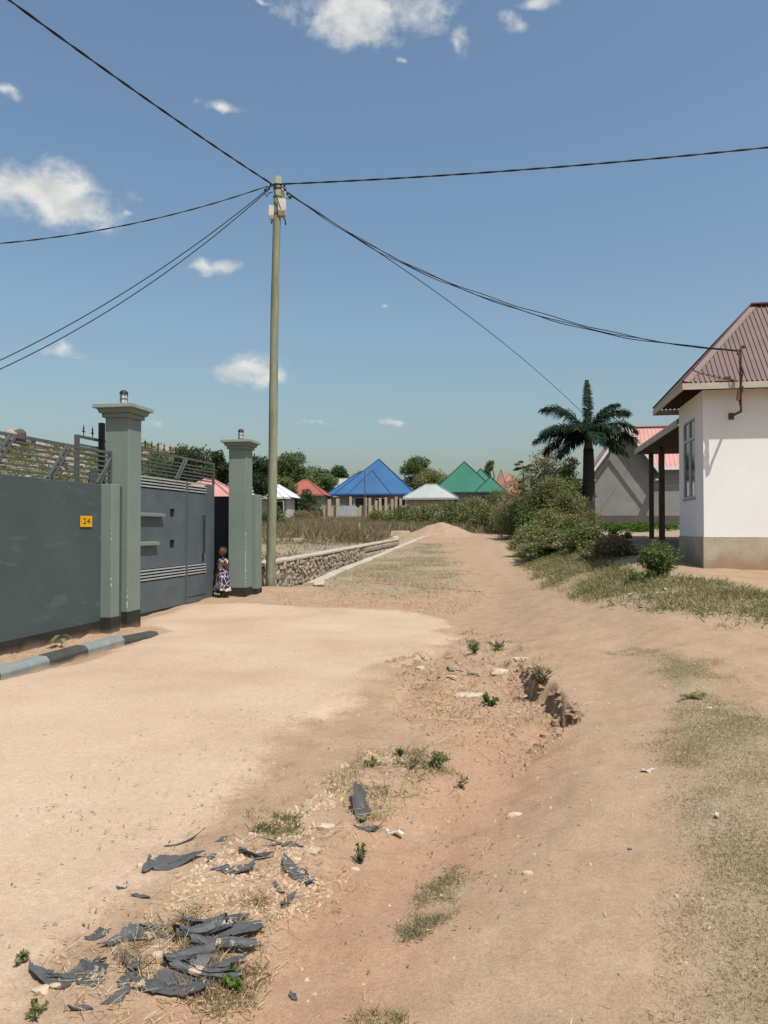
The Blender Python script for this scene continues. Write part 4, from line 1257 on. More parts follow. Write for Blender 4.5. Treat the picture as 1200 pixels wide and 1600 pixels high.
village('white_roofed_house', 420, 778, 82, [(-3.2, 3.0, -2.8, 2.8, 0, 1.9), (-.6, 2.4, -3.6, .5, -.03, 1.2)], 3, M['white_roof'], M['white_trim'], M['far_pale'],
        'white house with white sheet roof just beyond the pole', [(1.2, 2.4, -1.75, -.45, -3.1), (-1.9, -1.0, -1.7, -.5, -2.3)])
village('red_roofed_house', 474, 774, 100, [(-2.6, 3.2, -2.6, 2.6, 0, 2.0)], 3, M['red_roof'], M['red_roof'], M['far_wall'],
        'house with dull red roof half hidden between trees beside the white one')
village('pale_roofed_house', 532, 776, 124, [(-4.2, 4.2, -3, 3, 0, 2.9)], 3, M['silver_roof'], M['silver_roof'], M['far_wall'],
        'house with pale silver roof peeping out behind the blue roof')
village('brick_red_roofed_house', 796, 772, 122, [(-3.0, 3.0, -3, 3, 0, 3.2), (-2.6, -.2, -3.6, 0, .02, 3.7)], 3, M['brick_roof'], M['brick_roof'], M['far_wall'],
        'house with brownish red roof behind the tall bushes')
village('red_roofed_shed', 322, 778, 52, [(-2.0, 2.4, -2, 2, 0, 1.25)], 2.4, M['roof_pink'], M['roof_pink'], M['far_pale'],
        'pinkish red roof showing over the gate between the pillars')
# unfinished block wall in front of the blue house
def block_wall(pxa, pxb, Y, h, label, mat='block'):
    a, b = at(pxa, 800, Y), at(pxb, 800, Y)
    g = min(H(a.x, a.y), H(b.x, b.y))
    r = empty('block_wall', (a.x, a.y, g), math.atan2(b.y - a.y, b.x - a.x), label, 'wall')
    L_ = (b - a).length
    MB().box(0, L_, -.1, .1, -.5, h).build('course', M[mat], r)
    return r, L_, g
bw1, L1, g1 = block_wall(466, 562, 92, 1.55, 'low unfinished sandy block wall in front of the blue roofed house')
col = MB().box(-.2, .2, -.2, .2, 0, 1).mesh('wall_column', M['block'])
for px, top in ((515, 780), (528, 779)):
    p = at(px, 790, 91.6)
    o = link('wall_column', col, bw1); o.location = ((px - 466) / 96 * L1, -.31, -.4); o.scale = (1, 1, at(px, top, 91.6).z - g1 + .4)
bw2, L2, g2 = block_wall(562, 735, 90, 1.75, 'block wall with tall bare columns beside the silver roofed shed')
for px, top in ((548, 776), (571, 778), (578, 778), (588, 782), (594, 778), (603, 777), (613, 780), (619, 776), (626, 779), (640, 784), (712, 790)):
    o = link('wall_column', col, bw2); o.location = ((px - 562) / 173 * L2, -.31, -.4); o.scale = (.75, 1, at(px, top, 89.6).z - g2 + .4)
p = at(542, 808, 89); p.z = H(p.x, p.y)
sg = empty('sheet_gate', p, 0, 'pale grey corrugated sheet gate standing in the block wall', 'gate')
for k in range(3):
    MB().box(-1.15 + k * .76, -1.15 + k * .76 + .74, -.02 * (k % 2), .03 - .02 * (k % 2), -.3, 1.62 - .1 * (k == 0)).build('gate_sheet', M['sheet'], sg)
for px, py, Y, h, lb in ((570, 812, 84, 5.6, 'thin bare wooden post standing in front of the blue roof'), (488, 815, 86, 1.6, 'short fence post before the low block wall'), (561, 834, 48, .75, 'short pale stump post in the dry grass beyond the drain')):
    p = at(px, py, Y); p.z = H(p.x, p.y)
    o = MB().tube([(0, 0, -.3), (.02, 0, h * .5), (0, 0, h)], [.07, .065, .055], 7).build('wooden_post', M['timber'] if h > 1 else M['concrete'], None)
    o.location = p; tag(o, lb, 'post')
for px, py, lb in ((643, 796, 'white sack or sheet hanging on the wall beyond the bushes, nearest the blue house'), (697, 797, 'white sheet on the wall below the silver roofed shed')):
    p = at(px, py, 89.55)
    o = MB()
    vs = []; fs = []
    for i in range(6):
        for j in range(5):
            vs.append((-.35 + i * .14, .06 * math.sin(i * 1.7 + j), -.5 + j * .28 + .05 * math.sin(i * 2.2)))
    for i in range(5):
        for j in range(4): fs.append((i * 5 + j, i * 5 + j + 1, i * 5 + 6 + j, i * 5 + 5 + j))
    o.add(vs, fs); o = o.build('hanging_sheet', M['white_trim'], None); o.location = p; tag(o, lb, 'sheet')
    sm = o.modifiers.new('s', 'SOLIDIFY'); sm.thickness = .02
# ------------------------------------------------------------------ plants
def leaf_cloud(n, lumps, size, rg, aspect=.5, shell=.45, flat=.3, droop=0.0, tintmix=.55):
    """diamond leaves through ellipsoid lumps (x,y,z,rx,ry,rz[,weight]); returns verts and tints"""
    lumps = np.array([(*l[:6], l[6] if len(l) > 6 else l[3] * l[4] * l[5]) for l in lumps], float)
    w = lumps[:, 6] ** .8; w /= w.sum()
    k = rg.choice(len(lumps), n, p=w)
    d = rg.normal(size=(n, 3)); d /= np.linalg.norm(d, axis=1)[:, None]
    r = shell + (1 - shell) * rg.random(n) ** .6
    r *= 1 + .16 * rg.normal(size=n)
    c = lumps[k, :3] + d * r[:, None] * lumps[k, 3:6]
    a = rg.normal(size=(n, 3)) + d * .8; a[:, 2] *= (1 - flat); a[:, 2] -= droop
    a /= np.linalg.norm(a, axis=1)[:, None]
    b = np.cross(a, rg.normal(size=(n, 3))); b /= np.linalg.norm(b, axis=1)[:, None] + 1e-9
    s = rg.uniform(size[0], size[1], n)[:, None]
    v = np.stack([c - a * s * .5, c + b * s * aspect * .5 - a * s * .05, c + a * s * .5, c - b * s * aspect * .5 - a * s * .05], 1)
    lt = rg.random(len(lumps))
    t = np.clip(tintmix * rg.random(n) + (1 - tintmix) * lt[k], 0, 1)
    return v.reshape(-1, 3), t

def stems_mesh(base, lumps, r0, rg, mat, name, parent, trunk_to=None, kids=6):
    m = MB()
    base = Vector(base)
    top = Vector(trunk_to) if trunk_to else base
    if trunk_to:
        mid = base.lerp(top, .5) + Vector((rg.uniform(-.06, .06), rg.uniform(-.06, .06), 0)) * (top - base).length
        m.tube([base - Vector((0, 0, .25)), base.lerp(mid, .5), mid, top], [r0 * 1.25, r0, r0 * .85, r0 * .7], 8)
    for l in lumps[:kids]:
        c = Vector(l[:3])
        p1 = top.lerp(c, .5) + Vector((rg.uniform(-.1, .1), rg.uniform(-.1, .1), rg.uniform(0, .1))) * (c - top).length
        m.tube([top - Vector((0, 0, .05)), p1, c, c + Vector((rg.uniform(-.4, .4) * l[3], rg.uniform(-.4, .4) * l[4], l[5] * .7))], [r0 * .6, r0 * .4, r0 * .22, r0 * .08], 5)
    return m.build(name, mat, parent, smooth=True)

def tree(px, top_py, w_px, Y, mat, label, seed, n=5000, leaf=(.18, .34), base_dy=0, spread=.62, name='tree', trunk=True, group='trees among the village houses', dens=7, shape=1.0, cat='tree', squash=1.0, zb=None):
    rg = np.random.default_rng(seed)
    t = at(px, top_py, Y)
    g = H(t.x, Y)
    hgt = max(t.z - g, .5)
    w = w_px * 1.22 / 1200 * Y
    n = int(n * 1.4)
    r = empty(name, (t.x, Y, g), 0, label, cat, group)
    lumps = []
    cz0 = hgt * (.34 if trunk else .0)
    for k in range(dens):
        f = (k + .5) / dens
        z = cz0 + (hgt - cz0) * (.22 + .66 * f)
        rr = w / 2 * (1 - abs(f - .4) * .75 * shape)
        a = rg.uniform(0, 6.28); q = rg.uniform(.25, .62) * rr
        s = rg.uniform(.42, .66) * rr
        lumps.append((q * math.cos(a), q * math.sin(a) * .8, min(z, hgt - s * .62 * squash), s, s, s * rg.uniform(.55, .85) * squash))
    lumps.append((rg.uniform(-.1, .1) * w, 0, hgt - w * .13, w * .17, w * .17, w * .14))
    if not trunk:
        for k in range(4):
            lumps.append((w * .3 * (k - 1.5) / 1.5, rg.uniform(-.2, .2) * w, hgt * .25, w * .22, w * .25, hgt * .28))
    stems_mesh((0, 0, 0), lumps, max(.05, hgt * .026), rg, M['trunk'], 'trunk', r, (rg.uniform(-.05, .05) * w, 0, cz0 + hgt * .08) if trunk else (0, 0, .15))
    v, tt = leaf_cloud(n, lumps, leaf, rg)
    # stray sprays beyond the lumps
    v[:, 2] = np.maximum(v[:, 2], .02)
    link('crown', raw_mesh('crown', v, 4, mat, tt), r)
    return r

L_ = M
tree(296, 697, 96, 58, M['leaf_dark'], 'dark feathery tree showing above the sliding gate', 1, 5200, (.14, .30))
tree(344, 704, 50, 62, M['leaf_dark'], 'dark tree crown between the gate top and the far pillar', 2, 4200, (.14, .3))
tree(404, 712, 62, 66, M['leaf_dark'], 'dark tree directly behind the far pillar and pole', 3, 4200, (.16, .3))
tree(254, 704, 70, 90, M['leaf_mid'], 'low tree at the foot of the rocky hill seen over the gate', 4, 2600, (.2, .4))
tree(458, 706, 74, 112, M['leaf_light'], 'tallest pale green tree right of the pole', 5, 7000, (.2, .42))
tree(432, 716, 46, 118, M['leaf_mid'], 'tree crown peeping out just right of the pole', 6, 3200, (.2, .42))
tree(498, 734, 56, 114, M['leaf_dark'], 'dark bushy tree between the pale tall tree and the blue roof', 7, 4200, (.2, .42))
tree(526, 728, 54, 126, M['leaf_dark'], 'dark tree behind the silver roof beside the blue one', 8, 4200, (.22, .45))
tree(442, 745, 36, 96, M['leaf_olive'], 'yellowish green shrubby tree behind the white house', 9, 2600, (.18, .34))
tree(481, 764, 40, 84, M['leaf_dark'], 'dark green bush beside the dull red roof', 10, 3000, (.16, .3), trunk=False, cat='bush', name='bush', group='bushes of the plots')
tree(562, 736, 40, 135, M['leaf_mid'], 'flat topped tree behind the shoulder of the blue roof', 11, 1800, (.25, .5), squash=.6)
tree(652, 713, 58, 132, M['leaf_mid'], 'open leafy tree between the blue and green roofs', 12, 4000, (.25, .5), shape=1.25)
tree(676, 735, 72, 116, M['leaf_olive'], 'broad brownish bushy tree between the blue and green roofs', 13, 4600, (.2, .4))
tree(694, 745, 44, 112, M['leaf_light'], 'light green bush against the edge of the green roof', 14, 2400, (.18, .36), trunk=False, cat='bush', name='bush', group='bushes of the plots')
tree(768, 719, 28, 112, M['leaf_mid'], 'slender small tree beside the green roof', 15, 1500, (.22, .42), dens=5, shape=.6)
tree(714, 738, 26, 135, M['leaf_mid'], 'small tree top just left of the green roof apex', 17, 1200, (.25, .45))
tree(414, 722, 40, 104, M['leaf_mid'], 'tree crown right behind the white roofed house', 18, 3000, (.2, .4))
tree(512, 740, 44, 108, M['leaf_light'], 'pale green bushy tree between the dark trees before the silver roof', 19, 3000, (.2, .38))
tree(470, 728, 40, 108, M['leaf_mid'], 'leafy tree above the dull red roof', 21, 3200, (.2, .4))
tree(546, 752, 34, 130, M['leaf_dark'], 'low dark tree behind the tip of the silver roof', 22, 2000, (.22, .42))
# papaya: bare stem with a tuft
def papaya(px, top, base, Y, label):
    p = at(px, base, Y); g = H(p.x, Y); hgt = at(px, top, Y).z - g
    rg = np.random.default_rng(77)
    r = empty('papaya_tree', (p.x, Y, g), 0, label, 'tree')
    MB().tube([(0, 0, -.2), (.03, 0, hgt * .5), (0, 0, hgt * .96)], [.09, .07, .05], 8).build('trunk', M['trunk'], r, smooth=True)
    lumps = []; m = MB()
    for k in range(11):
        a = k * 2.4; rr = rg.uniform(.3, .5); z = hgt - .1 + rg.uniform(-.35, .15)
        c = (rr * math.cos(a), rr * math.sin(a), z)
        m.tube([(0, 0, hgt * .93), (c[0] * .6, c[1] * .6, z + .05), c], .012, 4)
        lumps.append((*c, .16, .16, .06))
    for k in range(4):
        lumps.append((rg.uniform(-.25, .15), 0, hgt * rg.uniform(.55, .8), .14, .14, .07))
    m.build('leaf_stalks', M['trunk'], r)
    v, t = leaf_cloud(700, lumps, (.12, .22), rg, flat=.7)
    link('crown', raw_mesh('crown', v, 4, M['leaf_light'], t), r)
papaya(818, 724, 830, 47, 'small papaya-like tree with a tufted top standing out of the tall bushes')

# hedge of bushes beyond the heap and along the road's far side
hb = [(628, 790, 52, 66, 'leaf_mid', 'leafy green bush below the silver roofed shed, nearest the stump post'),
      (664, 786, 62, 62, 'leaf_olive', 'olive bush straight behind the earth heap'),
      (706, 783, 62, 60, 'leaf_mid', 'green bush behind the earth heap towards the green roof'),
      (742, 775, 66, 58, 'leaf_olive', 'olive bush below the green roofed house'),
      (778, 764, 56, 60, 'leaf_light', 'fresh green bush below the end of the green roof'),
      (766, 786, 60, 54, 'leaf_olive', 'dull low bush at the far end of the road'),
      (800, 768, 60, 52, 'leaf_dry', 'dry brown bush where the road bends away'),
      (590, 797, 44, 70, 'leaf_olive', 'low olive bush before the bare block columns'),
      (478, 799, 50, 74, 'leaf_dry', 'dry thorny bush before the low block wall'),
      (430, 790, 40, 62, 'leaf_mid', 'green bush between the pole and the white house')]
for i, (px, top, w, Y, mt, lb) in enumerate(hb):
    tree(px, top, w, Y, M[mt], lb, 100 + i, 3600, (.09, .2), trunk=False, name='bush', cat='bush', group='bushes of the plots', dens=8)
# tall growth on the bank before the palm
bk = [(846, 702, 84, 44, 'leaf_olive', 'tall ragged olive bush highest on the bank beside the papaya tree', 6000),
      (890, 714, 50, 41.5, 'leaf_olive', 'tall ragged bush just before the palm trunk', 4600),
      (806, 742, 66, 50, 'leaf_dry', 'dry reddish bush behind the bend of the road', 4600),
      (872, 742, 84, 38.5, 'leaf_olive', 'wide dull olive bush in the heart of the bank', 6500),
      (892, 842, 84, 24, 'leaf_olive', 'low weedy mound right above the road curve', 6000),
      (926, 858, 60, 21.5, 'leaf_olive', 'low weeds ending at the porch shadow', 4200),
      (842, 852, 56, 24.5, 'leaf_olive', 'low weeds spilling onto the road bend', 4200),
      (955, 884, 66, 18, 'leaf_dry', 'thin dry weeds on the lawn before the porch', 3000),
      (832, 742, 66, 45, 'leaf_olive', 'tall olive bush on the bank below the papaya tree', 4200),
      (858, 706, 62, 43, 'leaf_dry', 'tallest dry reddish bush on the bank left of the palm', 4200),
      (884, 716, 66, 42, 'leaf_olive', 'tall leafy bush against the palm crown', 4800),
      (886, 748, 46, 40.5, 'leaf_mid', 'green bush beside the palm trunk', 3600),
      (846, 762, 74, 39, 'leaf_mid', 'broad green bush in the middle of the bank', 5200),
      (892, 768, 66, 37, 'leaf_olive', 'olive bush in front of the palm trunk', 5000),
      (812, 778, 60, 43, 'leaf_olive', 'rounded bush where the bank meets the far road', 4200),
      (860, 795, 76, 31, 'leaf_olive', 'low spreading bush beside the road below the bank', 5200),
      (832, 812, 62, 29, 'leaf_olive', 'grey-green weedy bush at the road edge below the bank', 4400),
      (890, 806, 56, 28, 'leaf_olive', 'weedy bush between the road and the bright ground cover', 4200),
      (858, 826, 66, 25.5, 'leaf_olive', 'nearest weedy clump spilling towards the road', 4600),
      (838, 838, 50, 25.5, 'leaf_dry', 'brownish weed clump on the road edge at the bend', 3800),
      (900, 850, 56, 22.5, 'leaf_dry', 'dry leaning weeds beside the porch shadow', 3800)]
for i, (px, top, w, Y, mt, lb, n) in enumerate(bk):
    tree(px, top, w, Y, M[mt], lb, 200 + i, n, (.06, .17) if Y > 33 else (.04, .12), trunk=False, name='bank_bush', cat='bush', group='bushes on the bank by the palm', dens=9)
# sprays sticking out over the bank
def sprays(px, py, Y, n, hgt, label, mat, seed, spread=.5):
    p = at(px, py, Y); g = H(p.x, Y); rg = np.random.default_rng(seed)
    r = empty('tall_weed', (p.x, Y, g), 0, label, 'weed', 'tall thin weeds')
    m = MB(); lumps = []
    for k in range(n):
        a = rg.uniform(0, 6.28); q = rg.uniform(.1, spread); h = hgt * rg.uniform(.7, 1.05)
        tip = Vector((q * math.cos(a) * 1.5, q * math.sin(a), h))
        m.tube([(q * math.cos(a) * .4, q * math.sin(a) * .4, -.05), tip * .5 + Vector((0, 0, h * .1)), tip], [.018, .012, .005], 4)
        for j in range(6):
            f = rg.uniform(.45, 1.03)
            lumps.append((tip.x * f, tip.y * f, tip.z * f + .02, .12, .12, .09))
    m.build('stems', M['trunk'], r)
    v, t = leaf_cloud(n * 60, lumps, (.05, .14), rg, shell=.1)
    link('leaves', raw_mesh('leaves', v, 4, mat, t), r)
sprays(865, 835, 43.5, 9, 4.75, 'thin twiggy weeds rising above the dry bush left of the palm', M['leaf_olive'], 5, .9)
sprays(828, 835, 44, 5, 3.7, 'thin weeds rising beside the papaya tree', M['leaf_mid'], 6, .6)

# small plants on the ground
def herb(px, py, w, h, n, leaf, mat, label, seed, name='weed', stems=6, cat='weed', group=None):
    p = gp(px, py); rg = np.random.default_rng(seed)
    r = empty(name, p, 0, label, cat, group)
    m = MB(); lumps = []
    for k in range(stems):
        a = rg.uniform(0, 6.28); q = w * .42 * math.sqrt(rg.random()); hh = h * rg.uniform(.5, .9) * (1 - .4 * (q / (w * .5)) ** 2)
        tip = Vector((q * math.cos(a), q * math.sin(a), hh))
        m.tube([(0, 0, -.02), tip * .5 + Vector((0, 0, hh * .12)), tip], [w * .014 + .002, w * .01 + .0015, .0015], 4)
        for j in range(3):
            f = .45 + .3 * j
            lumps.append((tip.x * f, tip.y * f, max(.012, tip.z * f), w * .14, w * .14, h * .16))
    m.build('stems', M['trunk'], r)
    v, t = leaf_cloud(n, lumps, leaf, rg, shell=.2)
    v[:, 2] = np.maximum(v[:, 2], .003)
    link('leaves', raw_mesh('leaves', v, 4, mat, t), r)
    return r
herb(1032, 902, .78, .62, 2600, (.035, .085), M['leaf_mid'], 'rounded dark green shrub in front of the white house corner', 31, 'shrub', 26, 'shrub')
herb(1000, 912, .5, .26, 900, (.03, .08), M['leaf_olive'], 'low olive weeds at the foot of the rounded shrub', 32)
herb(908, 846, 1.5, .6, 3200, (.05, .12), M['leaf_fresh'], 'bright green ground cover at the foot of the palm and bank', 33, 'ground_cover', 26, 'plant')
herb(960, 848, .9, .4, 900, (.04, .1), M['leaf_mid'], 'dark green sprig clump at the edge of the porch shadow', 34)
herb(948, 876, .5, .45, 500, (.03, .08), M['leaf_mid'], 'leafy sprig beside the small earth mound near the porch', 35)
herb(918, 876, .6, .5, 700, (.03, .08), M['leaf_olive'], 'upright olive weeds beside the porch shadow', 36)
rgw = np.random.default_rng(300); lum = []
for px in range(944, 1066, 6):
    q = gp(px, 829 + rgw.uniform(-3, 3)); sz = rgw.uniform(.2, .45)
    lum.append((q.x, q.y, q.z + .12, sz, sz, .2 * rgw.uniform(.6, 1.4)))
v, t = leaf_cloud(3400, lum, (.06, .14), rgw, shell=.1)
o = link('plinth_weeds', raw_mesh('plinth_weeds', v, 4, M['leaf_fresh'], t)); tag(o, 'low green weeds along the plinth of the grey house', 'weeds', kind='stuff')
herb(765, 1104, .17, .15, 330, (.016, .036), M['leaf_fresh'], 'small bright green plant beside the flat pale stone in the pit', 41)
herb(742, 1020, .3, .16, 420, (.015, .035), M['leaf_mid'], 'spreading green weed on the upper edge of the pit', 42)
herb(778, 1014, .26, .11, 260, (.015, .035), M['leaf_olive'], 'low dull weed on the upper edge of the pit, farther from the apron', 43)
herb(675, 1200, .26, .11, 420, (.012, .03), M['leaf_olive'], 'dull green weed tuft on the rubble slope', 44)
herb(626, 1183, .08, .07, 120, (.012, .028), M['leaf_mid'], 'tiny weed just above the dull green weed tuft', 45)
herb(582, 1198, .15, .08, 180, (.012, .03), M['leaf_olive'], 'little scruffy weed above the upright black strip', 46)
herb(564, 1350, .07, .12, 160, (.012, .026), M['leaf_mid'], 'small upright weed below the crumpled black strip', 47)
herb(372, 1548, .13, .07, 260, (.018, .036), M['leaf_fresh'], 'dark leafy green plant growing beside the largest pile of black scraps', 48, stems=9)
herb(58, 1590, .07, .05, 120, (.012, .028), M['leaf_olive'], 'small weed at the bottom corner below the black scraps', 49)
herb(30, 1506, .08, .04, 90, (.012, .028), M['leaf_olive'], 'small withered weed by the picture edge above the flat black scrap', 50)
herb(640, 1200, .2, .07, 200, (.012, .03), M['leaf_dry'], 'dry brown weed mat between the two weed tufts', 51)
herb(720, 1232, .1, .09, 60, (.012, .03), M['leaf_dry'], 'withered stalk lying in the washed out channel', 52)
herb(1080, 1090, .3, .06, 300, (.015, .035), M['grass_mix'], 'low tuft in the grassy strip beside the wheel track', 53)
herb(845, 1072, .3, .2, 500, (.015, .05), M['leaf_dry'], 'dry grass tuft hanging over the broken bank of the pit', 54)
# seedling against the wall
p = gp(96, 1012)
sd = empty('seedling', p, 0, 'young plant with long drooping leaves at the foot of the grey wall', 'plant')
MB().tube([(0, 0, -.02), (.01, 0, .1), (-.005, 0, .17)], [.008, .006, .004], 6).build('stem', M['trunk'], sd)
def blade_leaf(a, ln, z, w=.03):
    vs = []; n = 5
    for i in range(n + 1):
        t = i / n; q = ln * t; zz = z + ln * (.5 * t - 1.05 * t * t); ww = w * math.sin(math.pi * min(.98, t * .92 + .06))
        c = Vector((q * math.cos(a), q * math.sin(a), zz)); s = Vector((-math.sin(a), math.cos(a), 0)) * ww
        vs += [c - s, c + Vector((0, 0, -.006)), c + s]
    fs = []
    for i in range(n):
        for k in range(2): fs.append((i * 3 + k, i * 3 + k + 1, i * 3 + 4 + k, i * 3 + 3 + k))
    return MB().add(vs, fs)
M['leaf_plain'] = pmat('leaf_plain', (.14, .18, .055), (.10, .135, .04), rough=.5)
for k, (a, ln, z) in enumerate(((-2.6, .2, .13), (-2.0, .18, .16), (.3, .16, .16), (2.9, .17, .15), (-.9, .14, .12))):
    blade_leaf(a, ln, z).build('leaf', M['leaf_plain'], sd, smooth=True)

# ------------------------------------------------------------------ palm
pb = at(919, 822, 40.0); pb.z = H(pb.x, pb.y)
palm = empty('palm_tree', pb, 0, 'dark royal palm with arching feathery fronds beside the grey house', 'palm')
ch = at(919, 702, 40).z - pb.z
tr = []; rr = []
for k in range(18):
    t = k / 17
    tr.append((.04 * math.sin(t * 2), 0, -.3 + (ch + .3) * t)); rr.append(.30 - .04 * t + .03 * math.sin(t * 3.1) + .006 * (k % 2))
MB().tube(tr, rr, 16).build('trunk', M['palm_trunk'], palm, smooth=True)
M['crownshaft'] = pmat('crownshaft', (.06, .085, .04), (.045, .065, .03), rough=.5)
MB().tube([(.03, 0, ch - .02), (.03, 0, ch + .45), (.03, 0, ch + 1.0)], [.25, .18, .09], 14).build('crownshaft', M['crownshaft'], palm, smooth=True)
rgp = np.random.default_rng(5)
def frond(a, el, ln, bend, seed, lf=.33):
    rg = np.random.default_rng(seed)
    r = Vector((math.cos(a), math.sin(a), 0)); s = Vector((-math.sin(a), math.cos(a), 0))
    base = Vector((.03, 0, ch + .75))
    n = 40; P = []; ang = el; p = base.copy(); st = ln / n
    for i in range(n + 1):
        P.append(p.copy())
        p = p + (r * math.cos(ang) + Vector((0, 0, 1)) * math.sin(ang)) * st
        ang -= bend / n * (1.5 * i / n + .25)
    verts = []; tint = []
    # rachis as thin quads
    for i in range(n):
        w = .035 * (1 - i / n) + .008
        for ax in (s, Vector((0, 0, 1))):
            verts += [P[i] - ax * w, P[i] + ax * w, P[i + 1] + ax * w * .95, P[i + 1] - ax * w * .95]; tint.append(.6)
    for i in range(4, n + 1):
        t = i / n
        d = (P[min(i + 1, n)] - P[i - 1]).normalized()
        up = s.cross(d).normalized()
        for sg in (-1, 1):
            for j in range(4):
                L_ = ln * lf * (math.sin(math.pi * (.12 + .83 * t)) ** .6) * rg.uniform(.85, 1.1)
                dirv = (s * sg * rg.uniform(.75, 1.0) + d * rg.uniform(.5, .9) + up * rg.uniform(-.25, .55)).normalized()
                b = P[i] + d * rg.uniform(-.5, .5) * st
                mid = b + dirv * L_ * .55
                tip = mid + (dirv + Vector((0, 0, -.75))).normalized() * L_ * .5
                wv = dirv.cross(up).normalized() * .026
                verts += [b - wv * .5, mid - wv, mid + wv, b + wv * .5]; tint.append(rg.random())
                verts += [mid - wv, tip, tip + wv * .2, mid + wv]; tint.append(rg.random())
    o = link('frond', raw_mesh('frond', [tuple(v) for v in verts], 4, M['palm_leaf'], tint), palm)
for k, (a, el, ln, bend) in enumerate([(1.45, 1.53, 2.9, .2), (3.0, 1.05, 3.0, 1.5), (.2, 1.0, 2.9, 1.5), (3.35, .45, 2.9, 1.4), (-.25, .6, 2.7, 1.6), (2.6, .05, 2.7, 1.1), (.55, .15, 2.6, 1.3),
                                     (4.2, .6, 2.3, 1.6), (5.2, .55, 2.3, 1.7), (1.2, .8, 2.5, 1.4), (2.0, .65, 2.5, 1.5), (3.6, -.25, 2.4, .9), (-.5, -.2, 2.4, .9), (.0, 1.25, 2.4, 1.3), (2.9, .25, 2.9, 1.0), (.1, .3, 2.8, 1.2), (4.7, .2, 2.3, 1.4), (1.6, .4, 2.4, 1.3)]):
    frond(a, el, ln, bend, 60 + k, .13 if k == 0 else .33)

# ------------------------------------------------------------------ rocky hill behind the compound
def hill_h(x, y):
    r = 15.5 * np.exp(-(((x + 82) / 46) ** 2 + ((y - 150) / 42) ** 2))
    r += 7.5 * np.exp(-(((x + 36) / 17) ** 2 + ((y - 120) / 26) ** 2))
    return r
hx = np.linspace(-190, 0, 110); hy = np.linspace(62, 260, 100)
HX, HY = np.meshgrid(hx, hy)
edge = sst(-2, -18, HX) * sst(62, 78, HY)
HZ = height(HX, HY) - .6 + edge * (hill_h(HX, HY) + 1.6 * fbm(HX * .09, HY * .09, 7, 4)) - (1 - edge) * 1.0
vs = np.stack([HX, HY, HZ], -1).reshape(-1, 3)
ii = np.arange(vs.shape[0]).reshape(HX.shape)
qq = np.stack([ii[:-1, :-1], ii[:-1, 1:], ii[1:, 1:], ii[1:, :-1]], -1).reshape(-1, 4)
hm = bpy.data.meshes.new('hill'); hm.from_pydata(vs.tolist(), [], qq.tolist()); hm.polygons.foreach_set('use_smooth', [True] * len(qq))
M['hill'] = pmat('hill', (.21, .175, .11), (.095, .09, .05), scale=.22, rough=1, bump=.4, bscale=1.6, spec=.05, detail=9)
hm.materials.append(M['hill'])
hill = link('hill', hm); tag(hill, kind='structure')
def hz(x, y): return H(x, y) - .6 + float(sst(-2, -18, x) * sst(62, 78, y)) * (float(hill_h(x, y)) + 1.6 * float(fbm(np.array(x * .09), np.array(y * .09), 7, 4)))
rgh = np.random.default_rng(9)
bm_v, bm_f = [], []
ico = bmesh.new(); bmesh.ops.create_icosphere(ico, subdivisions=2, radius=1); iv = np.array([v.co[:] for v in ico.verts]); if_ = [[v.index for v in f.verts] for f in ico.faces]; ico.free()
def boulder(x, y, s, seed):
    rg = np.random.default_rng(seed)
    k = rg.uniform(-1, 1, 3)
    v = iv * (1 + .28 * np.sin(iv @ rg.normal(size=(3, 3)) * 2.2).sum(1, keepdims=True) * .5)
    v = v * np.array([s * rg.uniform(.9, 1.4), s, s * rg.uniform(.55, .95)])
    return v
scr = MB()
for k in range(620):
    y = rgh.uniform(84, 158); px = rgh.uniform(-40, 330)
    x = (px - 600) / 1200 * y
    s = (.2 + .75 * rgh.random() ** 2.2) * (y / 110)
    v = boulder(x, y, s, k) + np.array([x, y, hz(x, y) + s * .15])
    scr.add(v.tolist(), if_)
o = scr.build('hillside_boulders', M['boulder'], None, smooth=False); tag(o, 'pale boulders strewn over the dry hillside behind the compound', 'boulders', kind='stuff')
lumps = []
for k in range(700):
    y = rgh.uniform(80, 160); px = rgh.uniform(-40, 345); x = (px - 600) / 1200 * y; s = rgh.uniform(.5, 1.3)
    lumps.append((x, y, hz(x, y) + .3 * s, s, s, s * .6))
v, t = leaf_cloud(40000, lumps, (.2, .5), rgh)
o = link('hillside_scrub', raw_mesh('hillside_scrub', v, 4, M['leaf_olive'], t)); tag(o, 'olive scrub covering the rocky hillside', 'scrub', kind='stuff')
for (px, py, Y, s, lb, mt) in ((17, 681, 140, 1.5, 'upright brown boulder on the hill crest above the railing', 'stone_c'), (30, 679, 141, 1.6, 'dark flat boulder beside the upright one on the hill crest', 'trunk')):
    p = at(px, py, Y); z0 = hz(p.x, Y)
    m = MB().add((boulder(0, 0, 1, int(px)) * np.array([s * .55 if mt == 'stone_c' else s * .75, s * .5, s * .8])).tolist(), if_)
    # a stalk of rock down to the slope
    dz = p.z - z0
    m.v = [(a, b, c if c > -.2 else c * max(1, (dz + .6) / (s * .6))) for a, b, c in m.v]
    o = m.build('crest_boulder', M[mt], None, smooth=True); o.location = p; tag(o, lb, 'boulder')
